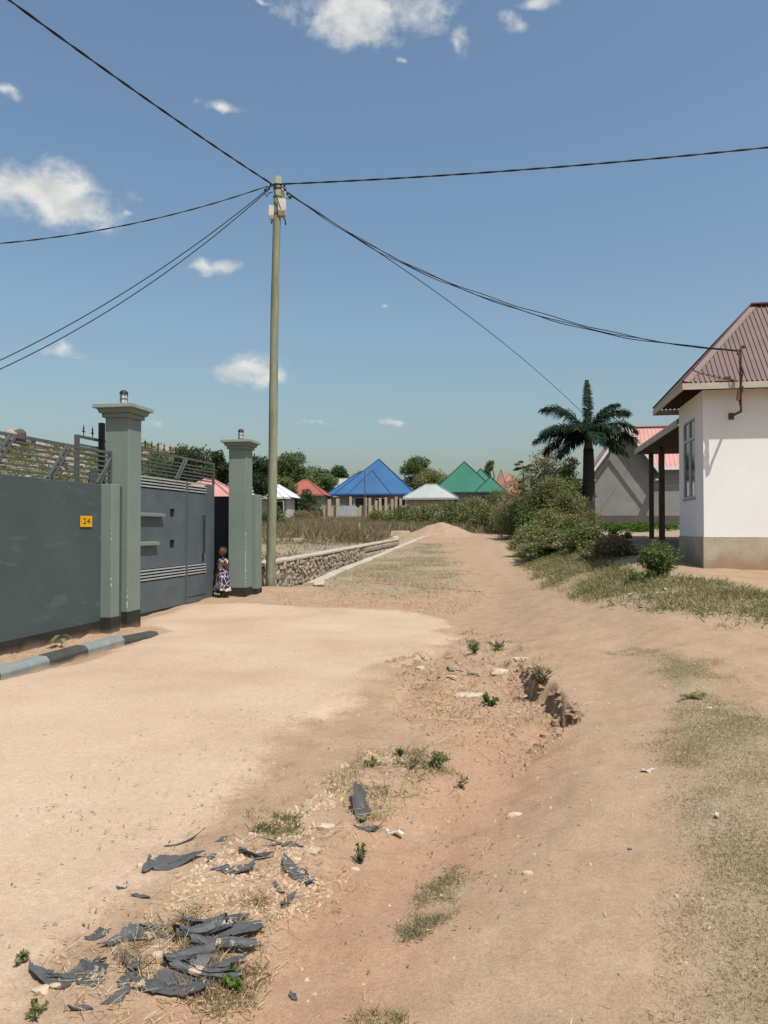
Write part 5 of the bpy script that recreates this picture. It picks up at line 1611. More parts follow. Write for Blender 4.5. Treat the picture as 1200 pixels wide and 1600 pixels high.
# ------------------------------------------------------------------ the child by the gate
def child():
    u, n = 16.02, -6.52
    x, y = xy(u, n)
    g = H(x, y)
    r = empty('person', (x, y, g), R(-38), 'small child in a navy and white patterned dress standing between gate and pillar', 'person')
    m = MB()
    # body axes: faces -y; x is the child's left. built as overlapping tapered limbs and fused into one skin
    def limb(pts, rad, k=12): m.tube([Vector(p) for p in pts], rad, k)
    def ball(c, s):
        m.add((iv * np.array(s) + np.array(c)).tolist(), if_)
    limb([(0, 0, .46), (0, 0, .55), (0, -.005, .68), (0, 0, .76), (0, .005, .80)], [.085, .088, .082, .075, .04])
    ball((0, 0, .52), (.095, .075, .08)); ball((0, .002, .75), (.098, .058, .045))
    limb([(0, .005, .79), (0, -.005, .87)], [.034, .032])
    ball((0, .0, .955), (.076, .088, .095)); ball((0, -.022, .905), (.058, .062, .055)); ball((0, .028, .965), (.072, .07, .078))
    ball((0, -.088, .925), (.014, .016, .013)); ball((0, -.078, .94), (.008, .014, .022))
    ball((0, -.074, .893), (.022, .014, .008)); ball((0, -.072, .883), (.018, .013, .007))
    for s in (-1, 1):
        ball((s * .078, .008, .93), (.01, .018, .026))
        ball((s * .03, -.077, .955), (.018, .01, .006))
        limb([(s * .05, 0, .5), (s * .052, -.008, .3), (s * .052, .004, .26), (s * .05, .006, .14), (s * .05, .008, .045)], [.06, .048, .042, .038, .024])
        ball((s * .05, -.028, .022), (.028, .066, .022)); ball((s * .05, .022, .025), (.024, .028, .025))
        for k in range(5): ball((s * (.035 + .008 * k), -.092 + .006 * abs(k - 1), .012), (.0055, .012, .009))
    # right arm hangs, left arm folded to the chest
    limb([(-.09, 0, .755), (-.125, .01, .64), (-.13, -.01, .60), (-.125, -.05, .49)], [.03, .026, .025, .019])
    limb([(.09, 0, .755), (.135, .01, .645), (.138, -.005, .625), (.085, -.085, .70), (.045, -.10, .735)], [.031, .027, .027, .022, .018])
    def hand(w, d, t, s):
        w, d, t = Vector(w), Vector(d).normalized(), Vector(t).normalized()
        nrm = d.cross(t).normalized()
        m.tube([w, w + d * .022, w + d * .04], [.017, .02, .017], 8)
        for k in range(4):
            b = w + d * .036 + t * (-.014 + .0095 * k)
            l = (.026, .031, .029, .022)[k]
            m.tube([b, b + d * l * .55, b + d * l * .85 + nrm * s * l * .45], [.0058, .0056, .0048], 6)
        b = w + d * .012 - t * .014
        m.tube([b, b - t * .014 + d * .012, b - t * .016 + d * .026 + nrm * s * .005], [.0066, .006, .005], 6)
    hand((-.125, -.052, .488), (.05, -.25, -1), (0, 1, -.2), 1)
    hand((.045, -.10, .735), (-.75, -.25, .6), (.4, .3, .8), -1)
    me = m.mesh('body', M['skin'])
    o = link('body', me, r)
    rm = o.modifiers.new('fuse', 'REMESH'); rm.mode = 'VOXEL'; rm.voxel_size = .0055
    sm = o.modifiers.new('smooth', 'SMOOTH'); sm.iterations = 2; sm.factor = .5
    bpy.context.view_layer.update()
    ev = o.evaluated_get(bpy.context.evaluated_depsgraph_get())
    nm = bpy.data.meshes.new_from_object(ev)
    o.modifiers.clear(); o.data = nm; nm.name = 'body'
    nm.materials.clear(); nm.materials.append(M['skin'])
    nm.polygons.foreach_set('use_smooth', [True] * len(nm.polygons))
    M['eye'] = pmat('eye', (.16, .14, .13), rough=.3); M['hair'] = pmat('hair', (.014, .010, .008), (.03, .022, .017), scale=80, rough=.95, bump=.5)
    for s in (-1, 1):
        e = MB().add((iv * np.array([.010, .007, .006]) + np.array([s * .029, -.0762, .942])).tolist(), if_).build('eye', M['eye'], r, smooth=True)
        MB().add((iv * .0052 + np.array([s * .029, -.0805, .942])).tolist(), if_).build('pupil', M['ink'], e, smooth=True)
    # close cropped hair as a thin cap
    v = iv * np.array([.0775, .0885, .0965]) + np.array([0, .004, .957])
    keep = [f for f in if_ if all(v[i][2] > .965 - .35 * max(0, v[i][1]) - (0 if v[i][1] < -.02 else .04) and not (v[i][1] < -.055 and v[i][2] < 1.005) for i in f)]
    MB().add(v.tolist(), keep).build('hair', M['hair'], r, smooth=True)
    # dress
    dm, nt, N, L, B = nodes_of('dress_print')
    tc = N.new('ShaderNodeTexCoord')
    vo = N.new('ShaderNodeTexVoronoi'); vo.feature = 'DISTANCE_TO_EDGE'; vo.inputs['Scale'].default_value = 11; vo.inputs['Randomness'].default_value = 1
    nz = N.new('ShaderNodeTexNoise'); nz.inputs['Scale'].default_value = 9
    mxv = N.new('ShaderNodeMix'); mxv.data_type = 'VECTOR'; mxv.inputs['Factor'].default_value = .12
    L.new(tc.outputs['Object'], nz.inputs['Vector']); L.new(tc.outputs['Object'], mxv.inputs['A']); L.new(nz.outputs['Color'], mxv.inputs['B'])
    L.new(mxv.outputs['Result'], vo.inputs['Vector'])
    vc = N.new('ShaderNodeTexVoronoi'); vc.inputs['Scale'].default_value = 11; L.new(mxv.outputs['Result'], vc.inputs['Vector'])
    sp = N.new('ShaderNodeSeparateColor'); L.new(vc.outputs['Color'], sp.inputs[0])
    cr = N.new('ShaderNodeValToRGB'); cr.color_ramp.interpolation = 'CONSTANT'
    cr.color_ramp.elements[0].color = (.012, .012, .055, 1); cr.color_ramp.elements[1].position = .72; cr.color_ramp.elements[1].color = (.11, .06, .045, 1)
    e = cr.color_ramp.elements.new(.42); e.color = (.022, .012, .02, 1)
    e = cr.color_ramp.elements.new(.9); e.color = (.42, .34, .30, 1)
    L.new(sp.outputs[0], cr.inputs[0])
    lt = N.new('ShaderNodeMath'); lt.operation = 'LESS_THAN'; lt.inputs[1].default_value = .036; L.new(vo.outputs['Distance'], lt.inputs[0])
    mx = N.new('ShaderNodeMix'); mx.data_type = 'RGBA'; L.new(lt.outputs[0], mx.inputs['Factor']); L.new(cr.outputs[0], mx.inputs['A']); mx.inputs['B'].default_value = (.66, .58, .55, 1)
    L.new(mx.outputs['Result'], B.inputs['Base Color']); B.inputs['Roughness'].default_value = .9
    prof = [(.135, .16, .22), (.16, .155, .21), (.24, .145, .195), (.34, .13, .17), (.44, .115, .145), (.52, .103, .118), (.56, .098, .108), (.62, .100, .106), (.70, .104, .10), (.755, .108, .088), (.79, .08, .06), (.803, .052, .045)]
    vs = []; fs = []; K = 48
    for i, (z, ry, rx) in enumerate(prof):
        fold = max(0, (.56 - z) / .42)
        for k in range(K):
            a = 2 * math.pi * k / K
            f = 1 + .10 * fold * math.sin(a * 9 + .6 * math.sin(a * 2)) + .03 * fold * math.sin(a * 5 + 1)
            vs.append((rx * math.cos(a) * f * .98, ry * math.sin(a) * f * .92, z + .012 * fold * math.sin(a * 4)))
    for i in range(len(prof) - 1):
        for k in range(K): fs.append((i * K + k, i * K + (k + 1) % K, (i + 1) * K + (k + 1) % K, (i + 1) * K + k))
    d = MB().add(vs, fs)
    dr_ = d.build('dress', dm, r, smooth=True)
    so = dr_.modifiers.new('t', 'SOLIDIFY'); so.thickness = .004
    for s in (-1, 1):
        sl_ = MB().tube([(s * .075, .002, .775), (s * .105, .006, .735), (s * (.130), .01, .672)], [.045, .044, .05], 14, caps=False).build('sleeve', dm, r, smooth=True)
        so = sl_.modifiers.new('t', 'SOLIDIFY'); so.thickness = .003
    r.scale = (1.06, 1.06, 1.06)
    return r
child()

# ------------------------------------------------------------------ torn black rubber sheeting on the ground
def scrap(px, py, ln, wd, rot, curl, label, seed, lift=.0, tilt=0.0, name='rubber_scrap'):
    """a torn flap: jagged outline, one or two sharp creases, an edge that rolls up"""
    rg = random.Random(seed)
    p = gp(px, py)
    nu, nv = 22, 10
    def edge():
        base = [rg.uniform(.45, 1.0) for _ in range(6)]
        return [np.interp(i / (nu - 1) * 5, range(6), base) * rg.uniform(.95, 1.04) * (rg.uniform(.6, .85) if rg.random() < .08 else 1) for i in range(nu)]
    e1, e2 = edge(), edge()
    tp = [rg.choice((.05, .3, .8)), rg.choice((.05, .3, .8))]
    sk = rg.uniform(-.45, .45); bend = rg.uniform(-.5, .5)
    P = np.zeros((nu, nv, 3))
    for i in range(nu):
        s = -1 + 2 * i / (nu - 1)
        q = tp[0] if s < 0 else tp[1]
        shape = q + (1 - q) * (1 - abs(s) ** 1.5)
        for j in range(nv):
            t = -1 + 2 * j / (nv - 1)
            ww = wd / 2 * shape * (e1[i] if t < 0 else e2[i])
            P[i, j] = (s * ln / 2 * (1 + .06 * rg.uniform(-1, 1) * (abs(s) > .9)) + sk * t * wd * .5, t * ww + bend * wd * .6 * s * s, 0)
    # creases
    for k in range(2):
        a = rg.uniform(-.7, .7) + (math.pi / 2 if (k == 1 and curl < 1.5) else 0)
        nrm = np.array([-math.sin(a), math.cos(a)]); off = rg.uniform(.05, .35) * (wd if k == 0 else ln) * rg.choice((-1, 1)) * .6
        th = rg.uniform(.35, .8) * min(1.8, .4 + curl) * (1.15 if k == 0 else .4)
        dist = P[..., 0] * nrm[0] + P[..., 1] * nrm[1] - off
        if off < 0: dist = -dist; nrm = -nrm
        up = np.maximum(dist, 0)
        P[..., 0] -= nrm[0] * up * (1 - math.cos(th)); P[..., 1] -= nrm[1] * up * (1 - math.cos(th))
        P[..., 2] += up * math.sin(th)
    # one long edge rolls over
    if curl > 1.1:
        r0 = wd * .16
        y = P[..., 1]; over = np.maximum(0, y - wd * .08); ang = over / r0
        P[..., 1] = np.where(over > 0, wd * .08 + r0 * np.sin(np.minimum(ang, 5)), y)
        P[..., 2] += np.where(over > 0, r0 * (1 - np.cos(np.minimum(ang, 5))), 0)
    if curl >= 1.6:          # a sheet rolled up along its length
        th0 = rg.uniform(0, 6.28); turns = rg.uniform(1.05, 1.4)
        for i in range(nu):
            s = -1 + 2 * i / (nu - 1); q = 1 - .45 * max(0, (tp[1] - .5) * s) - (.35 * abs(s) ** 3)
            for j in range(nv):
                a = th0 + 2 * math.pi * turns * q * j / (nv - 1); r = wd * .26 * (1 + .3 * j / (nv - 1)) * (1 + .1 * math.sin(s * 4 + seed))
                P[i, j] = (s * ln / 2 + .012 * rg.uniform(-1, 1), r * math.cos(a) + bend * wd * .5 * s * s, r * 1.1 + r * .8 * math.sin(a))
    for i in range(nu):
        for j in range(nv):
            P[i, j, 2] += .02 * ln * float(vnoise(P[i, j, 0] * 22 + seed, P[i, j, 1] * 22, seed)) + .035 * ln * max(0, float(vnoise(P[i, j, 0] * 8 + seed, P[i, j, 1] * 8, seed + 5)))
    P[..., 2] = np.maximum(P[..., 2], 0) + .004 + lift
    rc, rs = math.cos(rot), math.sin(rot)
    X = P[..., 0] * rc - P[..., 1] * rs; Yv = P[..., 0] * rs + P[..., 1] * rc
    Z = P[..., 2] + Hs(p.x + X, p.y + Yv) - p.z
    vs = np.stack([X, Yv, Z], -1).reshape(-1, 3).tolist()
    fs = []
    for i in range(nu - 1):
        for j in range(nv - 1):
            if (j in (0, nv - 2) and rg.random() < .07): continue      # nibbled edge
            fs.append((i * nv + j, (i + 1) * nv + j, (i + 1) * nv + j + 1, i * nv + j + 1))
    o = MB().add(vs, fs).build(name, M['rubber'], None)
    sm = o.modifiers.new('thick', 'SOLIDIFY'); sm.thickness = .003; sm.offset = 1
    o.location = p
    tag(o, label, 'scrap', 'torn black rubber sheeting on the ground')
    return o
def m_px(py): return 0
# (px, py, length m, width m, rotation, curl, label)
SCR = [
 (562, 1268, .34, .13, 1.75, 1.3, 'tall crumpled black strip standing highest up the slope, by itself'),
 (582, 1298, .16, .09, .2, 1.1, 'small black fold at the foot of the tall crumpled strip'),
 (272, 1348, .26, .15, .45, .5, 'broad smooth black sheet farthest up on the pale apron side'),
 (366, 1362, .18, .09, .3, 1.4, 'dark curled scrap in the middle between the broad sheet and the folded one'),
 (398, 1340, .17, .09, 2.8, .9, 'grey bent scrap with a raised corner above the curled dark scrap'),
 (443, 1321, .17, .055, .05, .6, 'thin flat black strip at the top of the scraps, under the grass tuft'),
 (458, 1366, .19, .12, -.9, 1.0, 'folded black scrap at the channel edge, like a bent flap'),
 (475, 1372, .12, .07, -.7, 1.3, 'narrow black piece leaning on the folded flap at the channel edge'),
 (449, 1410, .13, .055, 1.4, .5, 'leaf shaped grey scrap alone in the reddish channel'),
 (436, 1392, .075, .03, -.8, .8, 'tiny black sliver between the folded flap and the leaf shaped scrap'),
 (206, 1464, .23, .12, .5, .55, 'pointed black sheet lying alone above the largest pile'),
 (240, 1452, .10, .06, .3, 1.2, 'small ragged piece at the tip of the pointed black sheet'),
 (338, 1452, .26, .12, .4, .8, 'topmost torn sheet of the largest pile'),
 (360, 1462, .26, .13, .35, .55, 'wide dusty sheet on the channel side of the largest pile'),
 (318, 1472, .22, .07, .55, 1.6, 'rolled strip in the upper part of the largest pile'),
 (350, 1490, .24, .05, .2, 2.0, 'tight roll across the middle of the largest pile'),
 (300, 1506, .2, .05, .75, 1.9, 'slanting roll in the centre of the largest pile'),
 (330, 1514, .28, .09, .3, .7, 'flat dusty strip in the lower middle of the largest pile'),
 (284, 1532, .24, .10, .8, .5, 'torn pale dusted sheet at the lower edge of the largest pile'),
 (322, 1536, .24, .045, -.05, 1.8, 'long brown edged roll pointing at the leafy plant'),
 (262, 1556, .26, .05, .12, 1.2, 'long thin strip lying lowest of the largest pile'),
 (310, 1550, .13, .035, .05, 1.2, 'short stick-like roll under the long brown edged roll'),
 (205, 1506, .11, .08, -.7, .8, 'small bent scrap between the pile and the flat pair near the picture edge'),
 (206, 1528, .12, .05, 1.2, 1.0, 'narrow upright scrap just below the small bent one'),
 (70, 1530, .17, .10, -.25, .9, 'folded flat black scrap nearest the picture edge'),
 (124, 1526, .18, .11, .15, .7, 'ragged black scrap touching the folded one near the picture edge'),
 (148, 1512, .06, .10, 1.4, .9, 'upright torn tip of the ragged scrap near the picture edge'),
 (154, 1466, .09, .05, .7, 1.2, 'small twisted brown-black piece above the ragged scrap'),
 (194, 1388, .06, .03, 1.2, .9, 'small dark chip alone on the apron, upper of two'),
 (222, 1402, .075, .04, -.3, .9, 'small dark chip alone on the apron, lower of two'),
 (346, 1314, .06, .04, .5, 1.1, 'tiny dark fragment above the curled dark scrap'),
 (290, 1318, .2, .02, .5, 1.4, 'thin dark twig-like shred above the broad smooth sheet'),
 (122, 1582, .07, .035, .6, .9, 'tiny scrap below the ragged pair near the bottom corner'),
 (458, 1560, .045, .03, 2.0, .6, 'tiny grey chip alone low in the channel'),
 (185, 1560, .10, .05, .9, 1.0, 'black scrap at the lower left end of the long thin strip'),
 (326, 1344, .07, .05, 1.2, .8, 'small grey scrap beside the withered stalks between the broad sheet and the curl'),
]
for i, (px, py, ln, wd, rot, curl, lb) in enumerate(SCR):
    scrap(px, py, ln * 1.05, wd * 1.25, rot, curl, lb, 400 + i, lift=.012 if 12 <= i <= 21 else 0)

# ------------------------------------------------------------------ stones, litter
def stone(px, py, sx, sy, sz, mat, label, seed, rot=0, name='stone'):
    p = gp(px, py)
    v = boulder(0, 0, 1, seed); v = v / np.abs(v).max(0)
    v[:, 2] = np.where(v[:, 2] > 0, np.minimum(v[:, 2], .62), v[:, 2])
    v = v * np.array([sx / 2, sy / 2, sz])
    o = MB().add(v.tolist(), if_).build(name, mat, None, smooth=False, bevel=0)
    o.location = p; o.rotation_euler = (0, 0, rot)
    tag(o, label, 'stone'); return o
stone(732, 1088, .42, .22, .045, M['pale_stone'], 'large flat pale stone half buried in the pit', 1, .1)
stone(778, 1052, .26, .2, .07, M['pale_stone'], 'rounded pale stone on the far side of the pit', 2, .4)
stone(742, 1055, .2, .14, .06, M['stone_a'], 'brownish stone beside the rounded pale one', 3)
stone(706, 1046, .18, .14, .06, M['stone_a'], 'brown stone at the upper edge of the pit towards the apron', 4, .8)
stone(656, 1048, .16, .11, .06, M['pale_stone'], 'pale stone by the broken apron lip', 5, .3)
stone(812, 1032, .2, .14, .05, M['pale_stone'], 'pale stone above the broken bank', 6)
stone(872, 1132, .13, .10, .07, M['clod'], 'earthy clod fallen below the broken bank', 7)
stone(892, 1120, .12, .09, .08, M['clod'], 'earthy clod lodged at the foot of the broken bank corner', 8)
stone(852, 1152, .10, .08, .05, M['clod'], 'small clod at the lower end of the broken bank', 9)
stone(806, 1276, .11, .07, .035, M['pale_stone'], 'pale stone in the channel left of the wheel track', 10)
stone(262, 1498, .06, .05, .03, M['pale_stone'], 'pale angular stone among the largest pile of scraps', 11)
stone(246, 1496, .055, .045, .028, M['pale_stone'], 'pale angular stone at the edge of the largest pile', 12)
stone(218, 1357, .042, .042, .03, M['pale_stone'], 'round pale pebble beside the broad smooth black sheet', 13)
stone(508, 1296, .11, .08, .05, M['pale_stone'], 'pale brown stone beside the tall crumpled strip', 14)
stone(478, 1262, .09, .06, .04, M['stone_c'], 'tan stone at the upper end of the green grass tuft', 15)
stone(62, 1550, .07, .05, .02, M['pale_stone'], 'flat pale stone below the folded scrap near the picture edge', 16)
stone(87, 1544, .04, .04, .02, M['pale_stone'], 'small pale stone next to the flat one near the picture edge', 17)
stone(490, 1330, .09, .06, .02, M['pale_stone'], 'flat pale stone at the top of the channel bank', 18)
stone(555, 1360, .05, .04, .015, M['pale_stone'], 'thin pale stone beside the small upright weed', 19)
stone(824, 1366, .06, .045, .02, M['pale_stone'], 'pale stone lying alone on the dirt track', 20)
stone(1108, 1108, .09, .04, .02, M['pale_stone'], 'pale stick-like stone in the grassy strip', 21)
stone(86, 1446, .028, .022, .012, M['stone_b'], 'small dark pebble alone on the apron', 22)
stone(983, 1328, .03, .025, .014, M['rubber'], 'tiny dark pebble in the middle of the track', 23)
# pale litter by the shrub
def sliver(px, py, ln, wd, rot, label, i, mat='litter', name='litter_piece'):
    p = gp(px, py); rg = random.Random(i)
    m = MB(); n = 5; vs = []; fs = []
    for k in range(n):
        t = -1 + 2 * k / (n - 1); w = wd / 2 * (1 - .5 * t * t) * rg.uniform(.7, 1.1)
        for s in (-1, 1): vs.append((t * ln / 2, s * w, .012 + .01 * math.sin(k * 1.9 + i)))
    for k in range(n - 1): fs.append((2 * k, 2 * k + 2, 2 * k + 3, 2 * k + 1))
    o = m.add(vs, fs).build(name, M[mat], None); sm = o.modifiers.new('t', 'SOLIDIFY'); sm.thickness = .006
    o.location = p; o.rotation_euler = (0, 0, rot); tag(o, label, 'litter', 'pale litter on the ground')
for i, (px, py, ln, wd, rot, lb) in enumerate([
    (988, 930, .26, .05, .9, 'long pale wood splinter leaning in the litter by the shrub'), (980, 944, .2, .05, .1, 'pale flat splinter lowest in the litter by the shrub'),
    (1005, 948, .16, .10, .4, 'broad pale scrap in the litter by the shrub'), (966, 930, .14, .05, -.2, 'pale scrap nearest the road in the litter by the shrub'),
    (1028, 928, .16, .07, .6, 'pale scrap under the shrub'), (1040, 922, .14, .07, 1.4, 'pale scrap at the grass side of the shrub'), (954, 938, .14, .035, .3, 'thin pale chip at the road edge by the litter'),
    (1012, 1207, .085, .045, .2, 'pale leaf-like scrap on the dirt track'), (1120, 1278, .05, .022, 1.0, 'small white paper scrap in the grassy strip'), (700, 1100 - 40, .2, .05, -.3, 'pale splinter among the stones of the pit'),
    (838, 1056, .14, .04, -.5, 'pale splinter at the broken bank'), (824, 1092, .12, .04, .6, 'pale chip on the pit floor below the broken bank')]):
    sliver(px, py, ln, wd, rot, lb, i)
# plastic bottle-like pale scrap beside the strip
sliver(616, 1306, .10, .045, -.4, 'pale translucent plastic scrap beside the tall crumpled strip', 40, 'litter', 'plastic_scrap')

def scatter(P, n, rg):
    lo, hi = P.min(0), P.max(0); out = []
    got = 0
    while got < n:
        q = rg.uniform(lo, hi, (n * 2, 2)); k = inside(q[:, 0], q[:, 1], P); q = q[k]
        out.append(q); got += len(q)
    return np.vstack(out)[:n]
def blades(name, P, n, ln, wd, mat, label, seed, lean=.6, clump=None, cat='grass', tint=(0, 1), flat=False, edge=None):
    rg = np.random.default_rng(seed)
    if isinstance(P, np.ndarray) and len(P) > 60: q = P
    else:
        n0 = n * 3 if clump else n
        ext = P.max(0) - P.min(0); w = (edge or .12) * min(ext.min(), 4)
        c0 = P.mean(0)
        q = rg.uniform(P.min(0) - w, P.max(0) + w, (int(n0 * 4), 2))
        jq = q + w * np.stack([fbm(q[:, 0] * 2.2 / max(w, .2) * .3, q[:, 1] * 2.2 / max(w, .2) * .3, seed, 4), fbm(q[:, 0] * 2.2 / max(w, .2) * .3, q[:, 1] * 2.2 / max(w, .2) * .3, seed + 9, 4)], 1) * 1.6
        q = q[soft(jq[:, 0], jq[:, 1], P, w) ** 1.3 > rg.random(len(q))][:n0]
    if clump:
        sc, th = clump
        v = fbm(q[:, 0] * sc, q[:, 1] * sc, seed, 3) + .18 * rg.normal(size=len(q))
        q = q[v > th][:n]
    n = len(q)
    z = Hs(q[:, 0], q[:, 1])
    a = rg.uniform(0, 6.28, n); l = rg.uniform(ln[0], ln[1], n); le = np.abs(rg.normal(0, lean, n)).clip(0, 1.45)
    if flat: le = rg.uniform(1.25, 1.55, n)
    d = np.stack([np.cos(a) * np.sin(le), np.sin(a) * np.sin(le), np.cos(le)], 1)
    s = np.stack([-np.sin(a), np.cos(a), 0 * a], 1); tw = rg.uniform(0, 6.28, n)
    s = s * np.cos(tw)[:, None] + np.cross(d, s) * np.sin(tw)[:, None]
    if flat: s = np.stack([-np.sin(a), np.cos(a), 0 * a], 1)
    w = rg.uniform(wd[0], wd[1], n)[:, None]
    c = np.stack([q[:, 0], q[:, 1], z + (.006 if flat else 0)], 1)
    if flat: c[:, 2] += rg.uniform(0, .012, n)
    mid = c + d * l[:, None] * .55
    dd = d.copy(); dd[:, 2] -= .35 if not flat else 0.05; dd /= np.linalg.norm(dd, axis=1)[:, None]
    tip = mid + dd * l[:, None] * .5
    v = np.stack([c - s * w * .5, c + s * w * .5, mid + s * w * .42, tip], 1)
    t = rg.uniform(tint[0], tint[1], n) ** 1.0
    t = np.clip(t + .35 * fbm(q[:, 0] * 1.1, q[:, 1] * 1.1, seed + 3, 2), 0, 1)
    o = link(name, raw_mesh(name, v.reshape(-1, 3), 4, mat, t))
    tag(o, label, cat, kind='stuff'); return o
blades('verge_grass', GR_RIGHT, 72000, (.008, .03), (.0011, .0026), M['grass_pale'], 'short worn grass along the right side of the track', 1, 1.25, (1.5, .02), tint=(.1, 1.1))
blades('track_grass', GR_MID, 3200, (.012, .04), (.0011, .0025), M['grass_pale'], 'small patch of grass between channel and track', 2, 1.1, (5, -.02), tint=(0, .95))
blades('lawn_grass', GR_LAWN, 80000, (.04, .15), (.004, .010), M['grass_mix'], 'rough dry lawn before the white house', 3, .9, (1.1, -.22), tint=(.12, .85), edge=.08)
blades('drain_verge_grass', GR_VERGE, 22000, (.02, .07), (.004, .010), M['grass_pale'], 'thin dry grass between the drain and the road', 4, 1.0, (.9, -.02), edge=.2)
G4 = poly([(398, 1275), (440, 1262), (480, 1268), (470, 1298), (430, 1310), (395, 1302)])
blades('slope_grass', G4, 900, (.02, .055), (.0016, .0036), M['grass_mix'], 'small green grass tuft above the black scraps', 5, 1.0, (7, .0), tint=(0, .8), edge=.3)
G5 = poly([(250, 1440), (330, 1390), (400, 1400), (420, 1450), (400, 1540), (330, 1560), (250, 1540), (190, 1500)])
blades('pile_grass', G5, 2600, (.02, .07), (.0018, .004), M['straw'], 'dry grass around the largest pile of scraps', 6, 1.0, (7, -.08), tint=(0, .8))
G6 = poly([(560, 1175), (640, 1165), (720, 1200), (700, 1222), (620, 1250), (600, 1290), (560, 1285), (520, 1250)])
blades('rubble_grass', G6, 1700, (.02, .06), (.002, .005), M['grass_mix'], 'sparse grass on the rubble slope', 7, .9, (4, .0))
blades('pit_grass', DEBRIS, 1500, (.03, .10), (.003, .006), M['straw'], 'dry stalks in the pit', 8, .9, (3, .0))
blades('scrap_straw', SCRAP_ZONE, 2400, (.02, .09), (.0015, .0035), M['straw'], 'straw litter among the black scraps', 9, flat=True, clump=(2.5, -.05))
blades('pit_straw', PIT, 900, (.04, .14), (.002, .005), M['straw'], 'straw litter in the pit', 10, flat=True)
blades('track_straw', poly([(430, 1600), (560, 1330), (700, 1200), (900, 960), (1000, 960), (1080, 1200), (1090, 1600)]), 420, (.015, .06), (.0015, .004), M['straw'], 'stray straw on the track', 11, flat=True)
G7 = poly([(530, 1600), (560, 1560), (640, 1555), (640, 1600)])
blades('channel_grass', G7, 500, (.015, .05), (.0015, .0035), M['grass_mix'], 'low grass at the bottom of the channel', 12, .9, (6, 0))
G8 = poly([(0, 1025), (150, 990), (215, 985), (230, 1000), (100, 1030), (0, 1050)])
blades('bed_straw', G8, 500, (.02, .07), (.002, .005), M['straw'], 'straw in the earth bed along the wall', 13, flat=True)
# the dry plot and the far ground
rg = np.random.default_rng(50)
q = np.stack([rg.uniform(-16, 14, 150000), 20 + 62 * rg.random(150000) ** 1.15], 1)
dd = DRAIN(q[:, 1]) - q[:, 0]
q = q[(dd > 1.7) | (q[:, 1] > 47)]
q = q[(q[:, 0] > -.27 * q[:, 1] - 1) & (q[:, 0] < .19 * q[:, 1] + 2)]
q = q[np.hypot((q[:, 0] - 3.7) / 4.2, (q[:, 1] - 47.5) / 3.6) > 1]
dens = fbm(q[:, 0] * .25, q[:, 1] * .25, 4, 3) + np.where(q[:, 1] < 36, -.22, .2) + .2 * rg.normal(size=len(q))
q = q[dens > 0][:70000]
tall = q[q[:, 1] > 38]; low = q[q[:, 1] <= 38]
blades('plot_grass', tall, 0, (.3, .85), (.02, .045), M['grass_dry'], 'tall dry grass over the plots before the village', 51, .5, tint=(.3, 1.0))
blades('plot_low_grass', low, 0, (.10, .34), (.008, .02), M['grass_dry'], 'low dry grass on the plot beside the drain', 52, .6, tint=(.2, .9))
# pebbles and crumbs
def pebbles(name, P, n, size, mat, label, seed, clump=None):
    rg = np.random.default_rng(seed)
    q = scatter(P, n * (3 if clump else 1), rg)
    if clump: q = q[fbm(q[:, 0] * clump[0], q[:, 1] * clump[0], seed, 3) > clump[1]][:n]
    n = len(q); z = Hs(q[:, 0], q[:, 1])
    base = np.array([(1, 0, -.1), (.25, .85, 0), (-.8, .5, -.1), (-.75, -.55, 0), (.3, -.9, -.1), (.35, .2, .6), (-.4, .3, .55), (-.1, -.45, .62), (0, 0, -.5)])
    F = [(0, 1, 5), (1, 6, 5), (1, 2, 6), (2, 3, 6), (3, 7, 6), (3, 4, 7), (4, 5, 7), (4, 0, 5), (5, 6, 7), (1, 0, 8), (2, 1, 8), (3, 2, 8), (4, 3, 8), (0, 4, 8)]
    s = size[0] + (size[1] - size[0]) * rg.random(n) ** 2.5
    a = rg.uniform(0, 6.28, n)
    V = np.repeat(base[None], n, 0) * (1 + .22 * rg.normal(size=(n, len(base), 1)).clip(-1, 1)) * s[:, None, None]
    c, s_ = np.cos(a)[:, None], np.sin(a)[:, None]
    X = V[..., 0] * c - V[..., 1] * s_; Y = V[..., 0] * s_ + V[..., 1] * c
    V = np.stack([X + q[:, :1], Y + q[:, 1:], V[..., 2] + z[:, None]], -1)
    tri = V[:, np.array(F).ravel()].reshape(-1, 3)
    o = link(name, raw_mesh(name, tri, 3, mat)); tag(o, label, 'gravel', kind='stuff'); return o
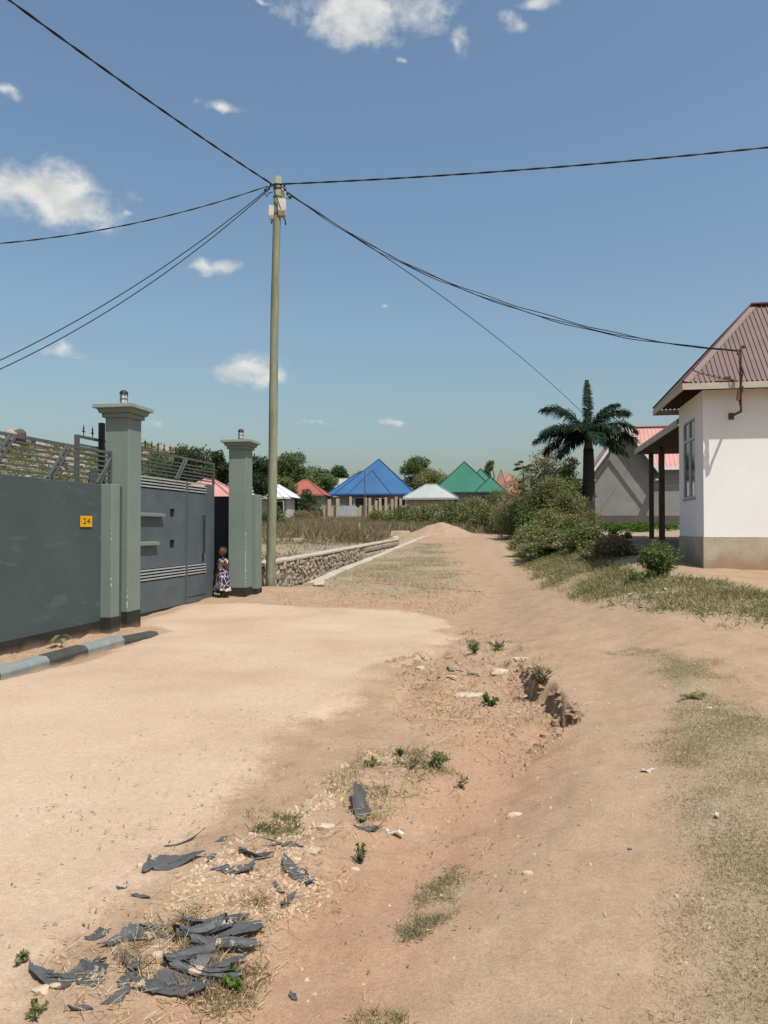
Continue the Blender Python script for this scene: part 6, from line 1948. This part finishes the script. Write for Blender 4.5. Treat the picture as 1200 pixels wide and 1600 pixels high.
NEAR = poly([(0, 1600), (0, 1080), (240, 1000), (400, 940), (700, 920), (900, 930), (1200, 985), (1200, 1600)])
pebbles('gravel', NEAR, 2600, (.003, .013), M['pale_stone'], 'small pale pebbles over the bare ground', 1)
pebbles('dark_gravel', NEAR, 1500, (.003, .011), M['stone_b'], 'small brown crumbs over the bare ground', 2)
pebbles('slope_gravel', SCRAP_ZONE, 1500, (.004, .018), M['pale_stone'], 'pebbles among the scraps', 3, (2, 0))
pebbles('clods', PIT, 1500, (.006, .03), M['clod'], 'earth clods in the pit', 4)
pebbles('bank_clods', np.vstack([SCARP + np.array([-.22, -.02]), SCARP[::-1] + np.array([.04, .03])]), 420, (.012, .055), M['clod'], 'broken clods along the foot of the bank', 5)
pebbles('verge_gravel', poly([(420, 930), (480, 916), (560, 905), (700, 895), (760, 930), (720, 960), (560, 950), (440, 945)]), 2600, (.01, .05), M['clod'], 'gravel between the drain and the apron', 6, (1.2, -.1))
pebbles('verge_rubble', GR_VERGE, 900, (.015, .07), M['stone_b'], 'dark rubble on the verge beside the drain', 16, (.9, -.05))
pebbles('plot_rubble', poly([(410, 880), (540, 855), (640, 842), (600, 836), (480, 845), (410, 860)]), 900, (.02, .11), M['stone_b'], 'rubble on the plot beside the drain', 7, (.5, -.05))
pebbles('bed_crumbs', G8, 700, (.006, .022), M['clod'], 'crumbled earth in the bed along the wall', 8)
pebbles('lip_clods', np.vstack([LIP + np.array([-.12, -.08]), LIP[::-1] + np.array([.12, .08])]), 130, (.012, .04), M['clod'], 'clods at the broken apron lip', 9)

G9 = poly([(0, 1600), (0, 1300), (300, 1150), (520, 1080), (620, 1000), (860, 1010), (930, 1150), (760, 1400), (640, 1600)])
blades('leaf_litter', G9, 1500, (.008, .03), (.004, .010), M['leaf_dry'], 'dead leaf litter over the slope and channel', 20, flat=True, clump=(2.2, -.02), tint=(0, .5))
blades('road_litter', NEAR, 350, (.006, .016), (.003, .006), M['leaf_dry'], 'scattered dead leaf bits over the road', 21, flat=True, tint=(0, .6))
